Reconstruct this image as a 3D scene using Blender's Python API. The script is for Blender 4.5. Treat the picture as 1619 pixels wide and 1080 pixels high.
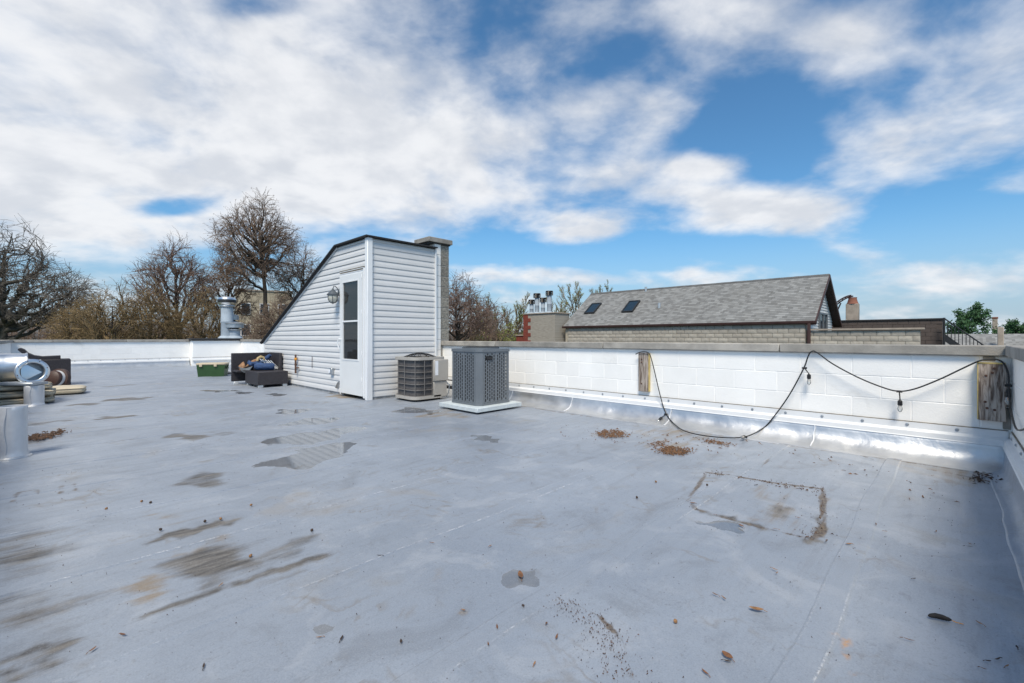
import bpy, bmesh, math, random
import numpy as np
from mathutils import Vector, Matrix, noise as mnoise
R = math.radians
random.seed(7)
rng = np.random.default_rng(11)
scn = bpy.context.scene
for o in list(bpy.data.objects):
    bpy.data.objects.remove(o)

# ------------------------------------------------------------------ camera, sky, sun, exposure
F, CX, HY, CAMH = 711.0, 809.5, 534.0, 1.05
A = math.atan((1500 - CX) / F)
cam_d = bpy.data.cameras.new('camera')
cam = bpy.data.objects.new('camera', cam_d)
scn.collection.objects.link(cam)
cam.location = (0, 0, CAMH)
cam.rotation_euler = (R(90), 0, A - R(90))
cam_d.sensor_width = 36
cam_d.lens = 36 * F / 1619
cam_d.shift_y = -6 / 1619
cam_d.clip_start = 0.05
cam_d.clip_end = 3000
scn.camera = cam
SUN_EL, SUN_AZ = R(55), A + R(170)          # azimuth counted from +X towards +Y: behind the camera
sd = Vector((math.cos(SUN_EL) * math.cos(SUN_AZ), math.cos(SUN_EL) * math.sin(SUN_AZ), math.sin(SUN_EL)))
sun_l = bpy.data.lights.new('sun', 'SUN')
sun = bpy.data.objects.new('sun', sun_l)
scn.collection.objects.link(sun)
sun_l.energy = 3.5
sun_l.angle = R(20)
sun_l.color = (1.0, 0.91, 0.77)
sun.rotation_euler = (-sd).to_track_quat('-Z', 'Y').to_euler()
scn.view_settings.view_transform = 'Standard'
scn.view_settings.look = 'None'
scn.view_settings.gamma = 1
scn.view_settings.exposure = 0.28
scn.view_settings.use_curve_mapping = False

FW = Vector((math.cos(A), math.sin(A), 0)); RT = Vector((math.sin(A), -math.cos(A), 0))
CAM = Vector((0, 0, CAMH))
def ray(px, py):
    return FW + RT * ((px - CX) / F) + Vector((0, 0, (HY - py) / F))
def fl(px, py, z=0.0):
    d = ray(px, py); return CAM + d * ((z - CAMH) / d.z)
def oX(px, py, X):
    d = ray(px, py); return CAM + d * (X / d.x)
def oY(px, py, Y):
    d = ray(px, py); return CAM + d * (Y / d.y)
def atd(px, py, depth):
    return CAM + ray(px, py) * depth

# --- node helpers
class NT:
    def __init__(s, tree): s.t = tree; s.n = tree.nodes; s.l = tree.links
    def node(s, typ, **kw):
        n = s.n.new(typ)
        for k, v in kw.items(): setattr(n, k, v)
        return n
    def put(s, sock, v):
        if isinstance(v, bpy.types.NodeSocket): s.l.new(v, sock)
        else: sock.default_value = v
    def math(s, op, a, b=0.0, c=0.0, clamp=False):
        n = s.node('ShaderNodeMath', operation=op, use_clamp=clamp)
        s.put(n.inputs[0], a); s.put(n.inputs[1], b); s.put(n.inputs[2], c)
        return n.outputs[0]
    def vmath(s, op, a, b=(0, 0, 0), scale=None):
        n = s.node('ShaderNodeVectorMath', operation=op)
        s.put(n.inputs[0], a); s.put(n.inputs[1], b)
        if scale is not None: s.put(n.inputs['Scale'], scale)
        return n.outputs['Value'] if op in ('LENGTH', 'DISTANCE', 'DOT_PRODUCT') else n.outputs[0]
    def noise(s, vec, scale, detail=4, rough=0.55, dist=0.0, out=0):
        n = s.node('ShaderNodeTexNoise')
        s.put(n.inputs['Vector'], vec); s.put(n.inputs['Scale'], scale); s.put(n.inputs['Detail'], detail)
        s.put(n.inputs['Roughness'], rough); s.put(n.inputs['Distortion'], dist)
        return n.outputs[out]
    def step(s, v, a, b, c=0.0, d=1.0):
        n = s.node('ShaderNodeMapRange', interpolation_type='SMOOTHSTEP')
        s.put(n.inputs[0], v); s.put(n.inputs[1], a); s.put(n.inputs[2], b); s.put(n.inputs[3], c); s.put(n.inputs[4], d)
        return n.outputs[0]
    def mix(s, f, a, b, blend='MIX'):
        n = s.node('ShaderNodeMix', data_type='RGBA', blend_type=blend)
        s.put(n.inputs[0], f)
        for i, v in ((6, a), (7, b)):
            s.put(n.inputs[i], v if isinstance(v, bpy.types.NodeSocket) else (*v[:3], 1))
        return n.outputs[2]
    def pos(s, scale=(1, 1, 1), rot=(0, 0, 0), obj=False):
        v = s.node('ShaderNodeTexCoord').outputs['Object'] if obj else s.node('ShaderNodeNewGeometry').outputs['Position']
        m = s.node('ShaderNodeMapping'); s.put(m.inputs[0], v)
        m.inputs['Scale'].default_value = scale; m.inputs['Rotation'].default_value = rot
        return m.outputs[0]

# --- the sky: Nishita with broken cloud on a cloud plane
world = bpy.data.worlds.new('World'); scn.world = world; world.use_nodes = True
world.cycles.sampling_method = 'MANUAL'; world.cycles.sample_map_resolution = 512
W = NT(world.node_tree); W.n.clear()
sky = W.node('ShaderNodeTexSky', sky_type='NISHITA', sun_disc=False)
sky.sun_elevation = SUN_EL; sky.sun_rotation = math.pi / 2 - SUN_AZ
sky.altitude = 200; sky.air_density = 1.0; sky.dust_density = 0.6; sky.ozone_density = 2.0
gen = W.node('ShaderNodeTexCoord').outputs['Generated']
gr = W.vmath('DOT_PRODUCT', gen, RT); gf = W.vmath('DOT_PRODUCT', gen, FW)
gz = W.node('ShaderNodeSeparateXYZ'); W.put(gz.inputs[0], gen); gz = gz.outputs[2]
HZ = 0.30
den = W.math('ADD', W.math('MAXIMUM', gz, 0.0), HZ)
cmb = W.node('ShaderNodeCombineXYZ')
W.put(cmb.inputs[0], W.math('DIVIDE', gr, den)); W.put(cmb.inputs[1], W.math('DIVIDE', gf, den))
P = cmb.outputs[0]
def skyP(px, py):
    d = ray(px, py).normalized(); k = max(d.z, 0) + HZ
    return d.dot(RT) / k, d.dot(FW) / k
#CLOUDS = (px, py, rx, ry, amount): where cloud masses and clearings stand
CLOUDS = [(300, 190, 520, 250, .26), (60, 330, 300, 90, .22), (640, 275, 300, 95, .24), (900, 357, 100, 26, .22),
          (1190, 335, 190, 42, .26), (1010, 285, 130, 40, .14), (985, 190, 150, 60, .17), (1110, 262, 75, 22, .22),
          (1470, 120, 230, 150, .12), (1340, 80, 90, 70, .09), (1370, 240, 160, 50, .16), (1130, 25, 260, 50, .15), (880, 438, 150, 14, .2),
          (1110, 438, 70, 14, .22), (1480, 445, 180, 16, .12), (1600, 290, 60, 25, .2), (700, 90, 160, 90, .05),
          (1165, 180, 105, 85, -.25), (400, 8, 90, 26, -.24), (760, 40, 170, 60, -.07), (275, 328, 75, 15, -.3),
          (900, 405, 260, 18, -.18), (1480, 345, 190, 55, -.24), (560, 50, 130, 60, -.08), (1060, 125, 60, 30, -.08),
          (1200, 400, 300, 20, -.2), (1245, 250, 60, 40, -.15)]
bias = None
for (px, py, rx, ry, am) in CLOUDS:
    c = skyP(px, py); x1 = skyP(px + rx, py); x0 = skyP(px - rx, py); y1 = skyP(px, min(py + ry, 528)); y0 = skyP(px, py - ry)
    wx = math.hypot(x1[0] - x0[0], x1[1] - x0[1]) / 2; wy = math.hypot(y1[0] - y0[0], y1[1] - y0[1]) / 2
    q = W.vmath('DIVIDE', W.vmath('SUBTRACT', P, (c[0], c[1], 0)), (wx, wy, 1))
    v = W.step(W.vmath('LENGTH', q), 1.35, 0.25, 0.0, am)
    bias = v if bias is None else W.math('ADD', bias, v)
warp = W.vmath('ADD', P, W.vmath('SCALE', W.vmath('SUBTRACT', W.noise(P, 1.3, 3, .5, out=1), (.5, .5, .5)), scale=.22))
n1 = W.noise(warp, 3.0, 6, .5, .0)
n2 = W.noise(W.vmath('MULTIPLY', warp, (1.0, 1.15, 1)), 11, 5, .55, .0)
dens = W.math('ADD', W.math('ADD', W.math('MULTIPLY', n1, .8), W.math('MULTIPLY', n2, .2)), bias)
cov = W.step(dens, .43, .80)
shade = W.math('ADD', W.math('MULTIPLY', W.noise(warp, 4.2, 4, .5), .7), W.math('MULTIPLY', n2, .25))
ccol = W.mix(W.step(shade, .34, .58), (5.8, 6.05, 6.5), (7.5, 7.6, 7.8))
horizon = W.step(gz, 0.0, .24, .85, 0.0)
skc = W.mix(1.0, sky.outputs[0], (.64, 1.05, 1.22), 'MULTIPLY')
skc = W.mix(horizon, skc, (3.5, 4.25, 5.3))
col = W.mix(W.math('MULTIPLY', cov, .96), skc, ccol)
bg = W.node('ShaderNodeBackground'); W.put(bg.inputs[0], col); bg.inputs[1].default_value = 0.1
wo = W.node('ShaderNodeOutputWorld'); W.l.new(bg.outputs[0], wo.inputs[0])

# ------------------------------------------------------------------ materials
MATS = {}
def mat(name, col, rough=.6, metal=0.0, var=.12, vs=4.0, bump=0.0, bs=60.0, spec=.5, rnd=0.0, stain=None,
        st=(.55, .75), ss=3.0, sstretch=(1, 1, 1), vstretch=(1, 1, 1), obj=False, dist=.006):
    m = bpy.data.materials.new(name); m.use_nodes = True; T = NT(m.node_tree)
    b = T.n['Principled BSDF']
    p = T.pos(vstretch, obj=obj)
    nz = T.noise(p, vs, 6, .6)
    c = T.mix(T.step(nz, .3, .7), tuple(v * (1 - var) for v in col), tuple(min(1, v * (1 + var)) for v in col))
    if rnd:
        oi = T.node('ShaderNodeObjectInfo').outputs['Random']
        g = T.node('ShaderNodeCombineColor'); f = T.step(oi, 0, 1, 1 - rnd, 1 + rnd)
        for i in range(3): T.put(g.inputs[i], f)
        c = T.mix(1.0, c, g.outputs[0], 'MULTIPLY')
    if stain:
        s = T.step(T.noise(T.pos(sstretch), ss, 7, .65, .3), st[0], st[1], 0, stain[3] if len(stain) > 3 else 1)
        c = T.mix(s, c, stain[:3])
    T.put(b.inputs['Base Color'], c)
    T.put(b.inputs['Roughness'], T.step(nz, .2, .8, max(rough - .07, .02), min(rough + .07, 1)))
    b.inputs['Metallic'].default_value = metal; b.inputs['Specular IOR Level'].default_value = spec
    if bump:
        bn = T.node('ShaderNodeBump'); bn.inputs['Strength'].default_value = bump; bn.inputs['Distance'].default_value = dist
        T.put(bn.inputs['Height'], T.noise(T.pos(obj=obj), bs, 5, .6)); T.put(b.inputs['Normal'], bn.outputs[0])
    MATS[name] = m
    return m
mat('white_block', (.87, .857, .83), .55, var=.03, vs=2, bump=.5, bs=70, rnd=.025, stain=(.55, .53, .49, .5), st=(.62, .8), ss=2.2, dist=.004)
mat('white_metal', (.70, .71, .72), .4, var=.03, stain=(.6, .6, .58, .35), st=(.58, .75), ss=2.5)
mat('grout_line', (.20, .175, .14), .9, var=.4, vs=12)
mat('coping', (.31, .29, .26), .85, var=.22, vs=5, bump=.5, bs=90, rnd=.12, stain=(.34, .27, .2, .6), st=(.6, .75), ss=3)
mat('foil', (.66, .66, .66), .45, metal=.9, var=.08, vs=3, bump=.35, bs=24, dist=.008)
mat('foil_bead', (.85, .86, .88), .4, metal=.4, var=.05)
mat('pipe_wrap', (.64, .65, .67), .5, metal=.6, var=.08, vs=4, bump=.5, bs=9, dist=.012)
mat('siding', (.635, .632, .63), .42, var=.02, vs=3, bump=.12, bs=25, rnd=.02, stain=(.62, .62, .6, .4), st=(.62, .8), ss=1.6, sstretch=(1, 1, 3))
mat('lap_shade_grime', (.36, .355, .35), .9, var=.3, vs=8)  # dark backing tone: shadow line painted into the siding laps, plus their dirt
mat('trim_white', (.76, .77, .78), .4, var=.02, stain=(.6, .6, .58, .35), st=(.62, .8), ss=3)
mat('door_white', (.70, .71, .71), .38, var=.02)
mat('inner_door', (.74, .77, .78), .5, var=.04)
mat('inner_frame', (.42, .38, .34), .6, var=.2)
mat('black_roof', (.020, .020, .022), .8, var=.3, vs=20, bump=.4, bs=120)
mat('split_block', (.24, .225, .195), .95, var=.3, vs=22, bump=1, bs=28, rnd=.15, dist=.02)
mat('bare_block', (.27, .255, .23), .9, var=.2, vs=14, bump=.6, bs=60)
mat('rust', (.09, .045, .03), .8, var=.35, vs=40)
mat('orange', (.65, .28, .03), .6)
mat('galv', (.42, .45, .48), .38, metal=.7, var=.12, vs=9)
mat('galv_blue', (.33, .385, .44), .8, metal=.0, var=.1, vs=6, stain=(.2, .2, .2, .4), st=(.6, .8))
mat('chrome', (.72, .73, .74), .32, metal=1, var=.06, vs=4, bump=.12, bs=6, dist=.01)
mat('dark_metal', (.03, .03, .032), .5, metal=.3)
mat('lantern_metal', (.10, .115, .13), .5, metal=.5, var=.2, vs=30)
mat('black_rubber', (.012, .012, .013), .5, var=.1)
mat('ac_tan', (.38, .36, .33), .5, var=.04)
mat('ac_grid', (.19, .18, .175), .5, var=.06)
mat('ac_coil', (.085, .08, .08), .7, var=.25, vs=60)
mat('ac_gray', (.15, .167, .185), .45, metal=.25, var=.06, vs=5)
mat('ac_fin', (.045, .045, .047), .6, metal=.2, var=.3, vs=40)
mat('pad_white', (.50, .55, .57), .75, var=.08, vs=14, stain=(.3, .25, .2, .4), st=(.62, .75), ss=6)
mat('sticker', (.78, .80, .84), .5, var=.06, vs=30)
mat('wicker', (.034, .031, .036), .6, var=.35, vs=70, bump=1, bs=90, spec=.4)
mat('wicker_open', (.010, .010, .010), .8)
mat('cushion', (.52, .455, .345), .9, var=.08, vs=6, bump=.5, bs=7, dist=.02)
mat('piping', (.30, .265, .20), .9)
mat('brown_plastic', (.060, .030, .022), .5, var=.12, vs=6)
mat('pale_plastic', (.6, .6, .6), .6)
mat('cooler_green', (.02, .065, .016), .5, var=.1, vs=6)
mat('cooler_tan', (.50, .42, .30), .6, var=.05)
mat('blue_fabric', (.028, .062, .15), .85, var=.3, vs=14, bump=.8, bs=16, dist=.02)
mat('grey_fabric', (.12, .14, .16), .9, var=.2, vs=20, bump=.8, bs=16, dist=.02)
mat('orange_fabric', (.27, .15, .08), .9, var=.4, vs=18, bump=.6, bs=20)
mat('tan_fabric', (.42, .32, .17), .9, var=.2, vs=18)
mat('leg_alu', (.72, .74, .75), .4, metal=.5)
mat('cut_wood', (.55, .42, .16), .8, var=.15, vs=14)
mat('leaf_a', (.16, .075, .035), .8, var=.35, vs=60)
mat('leaf_b', (.24, .13, .06), .8, var=.35, vs=60)
mat('leaf_dark', (.045, .028, .02), .8, var=.4, vs=60)
mat('mulch', (.13, .068, .034), .9, var=.85, vs=80)
mat('mulch_dark', (.075, .042, .026), .9, var=.8, vs=80)
mat('pod', (.016, .014, .014), .7, var=.5, vs=60, bump=1, bs=80)
mat('shingle_edge', (.2, .2, .19), .9)
mat('brown_trim', (.055, .026, .022), .55, var=.1)
mat('brown_soffit', (.03, .016, .014), .7)
mat('red_brick', (.20, .045, .03), .9, var=.2, vs=9, bump=.4, bs=40)
mat('brown_wall', (.085, .066, .058), .9, var=.12, vs=2, bump=.3, bs=20)
mat('block_mortar', (.42, .37, .29), .95, var=.1)
mat('gable_siding', (.60, .61, .61), .6, var=.05)
mat('glass_dark', (.02, .035, .05), .08, var=.05)
mat('sky_frame', (.02, .022, .025), .5)
mat('bark', (.060, .048, .038), .95, var=.35, vs=5, bump=.8, bs=12, dist=.03)
mat('bark_grey', (.085, .078, .064), .95, var=.4, vs=5, bump=.8, bs=12, dist=.03)
mat('twig_brown', (.19, .135, .10), .9, var=.3, vs=3)
mat('twig_red', (.20, .14, .115), .9, var=.3, vs=3)
mat('twig_grey', (.145, .125, .105), .9, var=.3, vs=3)
mat('twig_ochre', (.22, .155, .08), .9, var=.35, vs=1.5)
mat('bud_brown', (.14, .085, .055), .8, var=.3)
mat('bud_ochre', (.22, .155, .06), .8, var=.35, vs=1)
mat('bud_green', (.20, .23, .06), .8, var=.35, vs=1)
mat('needle', (.05, .12, .045), .8, var=.4, vs=1.5)
mat('far_tan', (.42, .36, .26), .9, var=.15, vs=.7)
mat('far_red', (.22, .09, .06), .9, var=.2, vs=1)
mat('far_roof', (.10, .10, .10), .9, var=.25, vs=2)
mat('far_stone', (.33, .28, .23), .9, var=.15)
mat('lit_white', (.8, .8, .8), .6)
mat('ground', (.07, .085, .04), .95, var=.4, vs=.3)
mat('asphalt', (.05, .05, .052), .9, var=.2, vs=3)
mat('wall_brick', (.22, .13, .1), .9, var=.2, vs=6)

def custom(name):
    m = bpy.data.materials.new(name); m.use_nodes = True; MATS[name] = m
    T = NT(m.node_tree); return m, T, T.n['Principled BSDF']
# clear pane: mostly transparent with sky reflection
for nm, tint, tr in (('pane', (.86, .90, .90), .97), ('bulb_glass', (.9, .92, .92), .75), ('lamp_glass', (.75, .74, .66), .45)):
    m, T, b = custom(nm)
    tb = T.node('ShaderNodeBsdfTransparent'); tb.inputs[0].default_value = (*tint, 1)
    gl = T.node('ShaderNodeBsdfGlossy'); gl.inputs['Roughness'].default_value = .03
    df = T.node('ShaderNodeBsdfDiffuse'); df.inputs[0].default_value = (*tint, 1)
    fr = T.node('ShaderNodeFresnel'); fr.inputs[0].default_value = 1.5
    m1 = T.node('ShaderNodeMixShader'); m1.inputs[0].default_value = 1 - tr
    T.l.new(tb.outputs[0], m1.inputs[1]); T.l.new(df.outputs[0], m1.inputs[2])
    m2 = T.node('ShaderNodeMixShader'); T.put(m2.inputs[0], T.math('MULTIPLY', fr.outputs[0], 1.1, clamp=True))
    T.l.new(m1.outputs[0], m2.inputs[1]); T.l.new(gl.outputs[0], m2.inputs[2])
    T.l.new(m2.outputs[0], T.n['Material Output'].inputs[0])
# weathered wood, grain along z
m, T, b = custom('old_wood')
p = T.pos((9, 9, .9), obj=True)
w = T.noise(p, 4.5, 6, .6, 1.2)
c = T.mix(T.step(w, .36, .62), (.10, .068, .05), (.42, .36, .31))
c = T.mix(T.step(T.noise(T.pos((1, 1, .5), obj=True), 7, 4), .5, .7, 0, .6), c, (.16, .10, .065))
T.put(b.inputs['Base Color'], c); b.inputs['Roughness'].default_value = .85
bn = T.node('ShaderNodeBump'); bn.inputs['Strength'].default_value = .5; bn.inputs['Distance'].default_value = .004
T.put(bn.inputs['Height'], w); T.put(b.inputs['Normal'], bn.outputs[0])
# shingles: colour of single tabs
m, T, b = custom('shingle')
br = T.node('ShaderNodeTexBrick'); br.offset = .5
T.put(br.inputs['Vector'], T.pos((1, 1, 1), obj=True))
for k, v in (('Scale', 1), ('Mortar Size', .0), ('Brick Width', .2), ('Row Height', .14), ('Bias', 0)): br.inputs[k].default_value = v
br.inputs['Color1'].default_value = (.15, .15, .147, 1); br.inputs['Color2'].default_value = (.275, .277, .272, 1)
c = T.mix(T.step(T.noise(T.pos(obj=True), .6, 4), .35, .7, 0, .35), br.outputs[0], (.17, .165, .155))
T.put(b.inputs['Base Color'], c); b.inputs['Roughness'].default_value = .95
# chimney brick, too far off to build singly
m, T, b = custom('grey_brick')
br = T.node('ShaderNodeTexBrick'); T.put(br.inputs['Vector'], T.pos((1, 1, 1), (0, R(90), R(90)), obj=True))
for k, v in (('Scale', 1), ('Mortar Size', .012), ('Brick Width', .21), ('Row Height', .075)): br.inputs[k].default_value = v
br.inputs['Color1'].default_value = (.29, .265, .225, 1); br.inputs['Color2'].default_value = (.37, .34, .29, 1); br.inputs['Mortar'].default_value = (.33, .30, .26, 1)
T.put(b.inputs['Base Color'], br.outputs[0]); b.inputs['Roughness'].default_value = .95
# neighbour's rock-face block
m, T, b = custom('rock_block')
oi = T.node('ShaderNodeObjectInfo').outputs['Random']
c = T.mix(oi, (.36, .325, .275), (.47, .43, .365))
c = T.mix(T.step(T.noise(T.pos(), 6, 5), .45, .7, 0, .6), c, (.34, .30, .25))
T.put(b.inputs['Base Color'], c); b.inputs['Roughness'].default_value = .95
bn = T.node('ShaderNodeBump'); bn.inputs['Strength'].default_value = .8; bn.inputs['Distance'].default_value = .015
T.put(bn.inputs['Height'], T.noise(T.pos(), 9, 4)); T.put(b.inputs['Normal'], bn.outputs[0])
# the silver roof coat: fields stored on the mesh say where it is wet, grimy, rusty or scraped white
m, T, b = custom('roof_coat')
def attr(n): a = T.node('ShaderNodeAttribute'); a.attribute_name = n; return a.outputs['Fac']
gp = T.pos()
sp = T.pos((.55, 4.5, 1), (0, 0, 0))              # strokes of the roller, along the rolls
big = T.noise(gp, .8, 5, .6, .4); stroke = T.noise(sp, 2.2, 7, .65, .3); fine = T.noise(gp, 45, 6, .7)
c = T.mix(T.step(big, .3, .7), (.268, .304, .36), (.338, .376, .432))
c = T.mix(T.step(stroke, .5, .75, 0, .55), c, (.235, .252, .28))
c = T.mix(T.step(T.noise(gp, 1.7, 6, .65, .5), .57, .75, 0, .55), c, (.28, .262, .235))
blot = T.noise(gp, 2.6, 6, .62, .8); scuf = T.noise(T.pos((1.1, 3.2, 1), (0, 0, .35)), 5, 6, .7, .6)
c = T.mix(T.step(blot, .52, .66, 0, .5), c, (.42, .445, .485))
c = T.mix(T.step(blot, .46, .30, 0, .40), c, (.19, .205, .23))
c = T.mix(T.step(scuf, .60, .74, 0, .5), c, (.17, .175, .19))
c = T.mix(T.step(T.noise(gp, 1.1, 5, .6, 1.0), .58, .70, 0, .45), c, (.33, .30, .265))
c = T.mix(T.step(fine, .56, .72, 0, .5), c, (.17, .17, .175))
for (sc_, lo_, wd_, am_) in ((.95, .5, .012, .55), (2.1, .52, .02, .45), (.6, .46, .008, .5)):      # tide lines where water dried
    tl = T.math('ABSOLUTE', T.math('SUBTRACT', T.noise(T.vmath('ADD', gp, (sc_ * 7, 3, 0)), sc_, 5, .55, .6), lo_))
    c = T.mix(T.math('MULTIPLY', T.step(tl, wd_, 0.0, 0, am_), T.step(T.noise(gp, 1.9, 3, .6), .5, .68)), c, (.215, .185, .15))
c = T.mix(T.step(T.noise(gp, 16, 6, .7), .64, .72, 0, .5), c, (.17, .16, .148))
edge = T.math('ADD', T.math('MULTIPLY', T.math('SUBTRACT', T.noise(gp, 5, 6, .65), .5), .7),
              T.math('MULTIPLY', T.math('SUBTRACT', stroke, .5), 1.1))
def field(n, k=1.0, lo=.42, hi=.58, top=1.0): return T.step(T.math('ADD', attr(n), T.math('MULTIPLY', edge, k)), lo, hi, 0, top)
g1 = field('grime', 1.0, .22, .88, .95); g2 = field('wet', 1.0, .44, .56); g3 = field('rust', 1.3, .35, .9, .75); g4 = field('dirt', 1.5, .40, .80, .9)
c = T.mix(g3, c, (.27, .19, .10))
c = T.mix(g1, c, T.mix(T.step(T.noise(T.pos((1.0, 5, 1)), 3.2, 7, .7, .5), .34, .64), (.055, .048, .04), (.215, .195, .17)))
c = T.mix(g4, c, T.mix(T.step(fine, .35, .65), (.055, .035, .022), (.20, .15, .10)))
c = T.mix(T.math('MULTIPLY', g2, .62), c, (.085, .087, .09))
brk = T.math('MULTIPLY', T.step(T.noise(gp, 42, 4, .8), .42, .62), T.step(T.noise(gp, 3.1, 4, .7), .38, .66))
g5 = T.math('MULTIPLY', T.step(attr('bead'), .4, .7), brk)
c = T.mix(T.math('MULTIPLY', g5, .75), c, (.74, .76, .79))
c = T.mix(T.math('MULTIPLY', T.step(attr('orange'), .3, .8), T.step(T.noise(gp, 22, 5, .7), .4, .6)), c, (.60, .30, .09))
lap_ = attr('lap')
c = T.mix(T.math('MULTIPLY', lap_, .35), c, (.30, .335, .39))
grain = T.noise(gp, 170, 3, .7)
c = T.mix(T.step(grain, .5, .7, 0, .28), c, (.15, .155, .165))
c = T.mix(T.step(grain, .48, .3, 0, .22), c, (.50, .52, .55))
T.put(b.inputs['Base Color'], c)
ro = T.step(T.math('ADD', T.math('MULTIPLY', stroke, .6), T.math('MULTIPLY', big, .4)), .3, .7, .34, .56)
ro = T.math('ADD', ro, T.math('MULTIPLY', g1, .15))
dry = T.math('SUBTRACT', 1.0, g2)
ro = T.math('ADD', T.math('MULTIPLY', ro, dry), T.math('MULTIPLY', g2, .045))
T.put(b.inputs['Roughness'], ro); b.inputs['Specular IOR Level'].default_value = .6
T.put(b.inputs['Metallic'], T.math('MULTIPLY', dry, .25))
bn = T.node('ShaderNodeBump'); bn.inputs['Distance'].default_value = .015
T.put(bn.inputs['Strength'], T.math('MULTIPLY', dry, .6))
hgt = T.math('ADD', T.math('ADD', T.math('MULTIPLY', T.noise(gp, 3, 5, .55), 1.2), T.math('MULTIPLY', stroke, .3)), T.math('ADD', T.math('MULTIPLY', fine, .16), T.math('MULTIPLY', g5, .35)))
T.put(bn.inputs['Height'], hgt); T.put(b.inputs['Normal'], bn.outputs[0])

# ------------------------------------------------------------------ mesh helpers
col = scn.collection
class MB:
    def __init__(s, M=None): s.v = []; s.f = []; s.M = M
    def add(s, vs, fs):
        o = len(s.v)
        s.v += [tuple(s.M @ Vector(p)) if s.M else tuple(p) for p in vs]
        s.f += [tuple(i + o for i in f) for f in fs]
        return s
    def box(s, x0, x1, y0, y1, z0, z1):
        return s.add([(x, y, z) for z in (z0, z1) for y in (y0, y1) for x in (x0, x1)],
                     [(0, 2, 3, 1), (4, 5, 7, 6), (0, 1, 5, 4), (2, 6, 7, 3), (0, 4, 6, 2), (1, 3, 7, 5)])
    def cbox(s, x0, x1, y0, y1, z0, z1, b=.006):          # box with all edges chamfered
        xs, ys, zs = (x0, x1), (y0, y1), (z0, z1)
        V = []; idx = {}
        for i in (0, 1):
            for j in (0, 1):
                for k in (0, 1):
                    sx, sy, sz = (1, -1)[i], (1, -1)[j], (1, -1)[k]
                    for a in range(3):
                        p = [xs[i] + sx * b, ys[j] + sy * b, zs[k] + sz * b]
                        p[a] = (xs[i], ys[j], zs[k])[a]
                        idx[i, j, k, a] = len(V); V.append(tuple(p))
        Fc = []
        for a in range(3):
            o1, o2 = [q for q in range(3) if q != a]
            for e in (0, 1):
                q = []
                for (u, w) in ((0, 0), (1, 0), (1, 1), (0, 1)):
                    t = [0, 0, 0]; t[a] = e; t[o1] = u; t[o2] = w; q.append(idx[(*t, a)])
                flip = (e == 1) ^ (a == 1)
                Fc.append(tuple(q) if flip else tuple(reversed(q)))
        for a in range(3):                                 # edge chamfers
            o1, o2 = [q for q in range(3) if q != a]
            for u in (0, 1):
                for w in (0, 1):
                    t0 = [0, 0, 0]; t1 = [0, 0, 0]
                    for t, e in ((t0, 0), (t1, 1)): t[a] = e; t[o1] = u; t[o2] = w
                    Fc.append((idx[(*t0, o1)], idx[(*t1, o1)], idx[(*t1, o2)], idx[(*t0, o2)]))
        for i in (0, 1):
            for j in (0, 1):
                for k in (0, 1): Fc.append(tuple(idx[i, j, k, a] for a in range(3)))
        return s.add(V, Fc)
    def prism(s, poly, axis, a0, a1):                      # poly in the two other axes, extruded along axis
        def mk(p, a): q = list(p); q.insert(axis, a); return tuple(q)
        n = len(poly)
        V = [mk(p, a0) for p in poly] + [mk(p, a1) for p in poly]
        Fc = [tuple(range(n - 1, -1, -1)), tuple(range(n, 2 * n))] + [(i, (i + 1) % n, n + (i + 1) % n, n + i) for i in range(n)]
        return s.add(V, Fc)
    def tube(s, pts, rad, n=8, cap=True):
        pts = [Vector(p) for p in pts]; rad = rad if hasattr(rad, '__len__') else [rad] * len(pts)
        V = []; prev = None
        for i, p in enumerate(pts):
            t = (pts[min(i + 1, len(pts) - 1)] - pts[max(i - 1, 0)]).normalized()
            if prev is None:
                r = Vector((0, 0, 1)) if abs(t.z) < .9 else Vector((1, 0, 0))
                prev = (r - t * r.dot(t)).normalized()
            else:
                prev = (prev - t * prev.dot(t)).normalized()
            q = t.cross(prev)
            V += [tuple(p + (prev * math.cos(6.28319 * k / n) + q * math.sin(6.28319 * k / n)) * rad[i]) for k in range(n)]
        Fc = []
        for i in range(len(pts) - 1):
            for k in range(n): Fc.append((i * n + k, i * n + (k + 1) % n, (i + 1) * n + (k + 1) % n, (i + 1) * n + k))
        if cap: Fc += [tuple(range(n - 1, -1, -1)), tuple(range((len(pts) - 1) * n, len(pts) * n))]
        return s.add(V, Fc)
    def lathe(s, prof, n=24, c=(0, 0, 0), M=None, cap=False):   # profile of (radius, z)
        V = []
        for (r, z) in prof:
            for k in range(n):
                p = Vector((r * math.cos(6.28319 * k / n), r * math.sin(6.28319 * k / n), z))
                if M: p = M @ p
                V.append(tuple(p + Vector(c)))
        Fc = []
        for i in range(len(prof) - 1):
            for k in range(n): Fc.append((i * n + k, i * n + (k + 1) % n, (i + 1) * n + (k + 1) % n, (i + 1) * n + k))
        if cap: Fc += [tuple(range(n - 1, -1, -1)), tuple(range((len(prof) - 1) * n, len(prof) * n))]
        return s.add(V, Fc)
    def grid(s, rows):                                     # rows of equal length
        n = len(rows[0]); V = [p for r in rows for p in r]
        return s.add(V, [(i * n + j, i * n + j + 1, (i + 1) * n + j + 1, (i + 1) * n + j) for i in range(len(rows) - 1) for j in range(n - 1)])
    def mesh(s, name, m, smooth=40):
        me = bpy.data.meshes.new(name); me.from_pydata(s.v, [], s.f)
        bm = bmesh.new(); bm.from_mesh(me); bmesh.ops.recalc_face_normals(bm, faces=bm.faces); bm.to_mesh(me); bm.free()
        if smooth:
            me.shade_smooth(); me.set_sharp_from_angle(angle=R(smooth))
        me.materials.append(MATS[m]); return me
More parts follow.
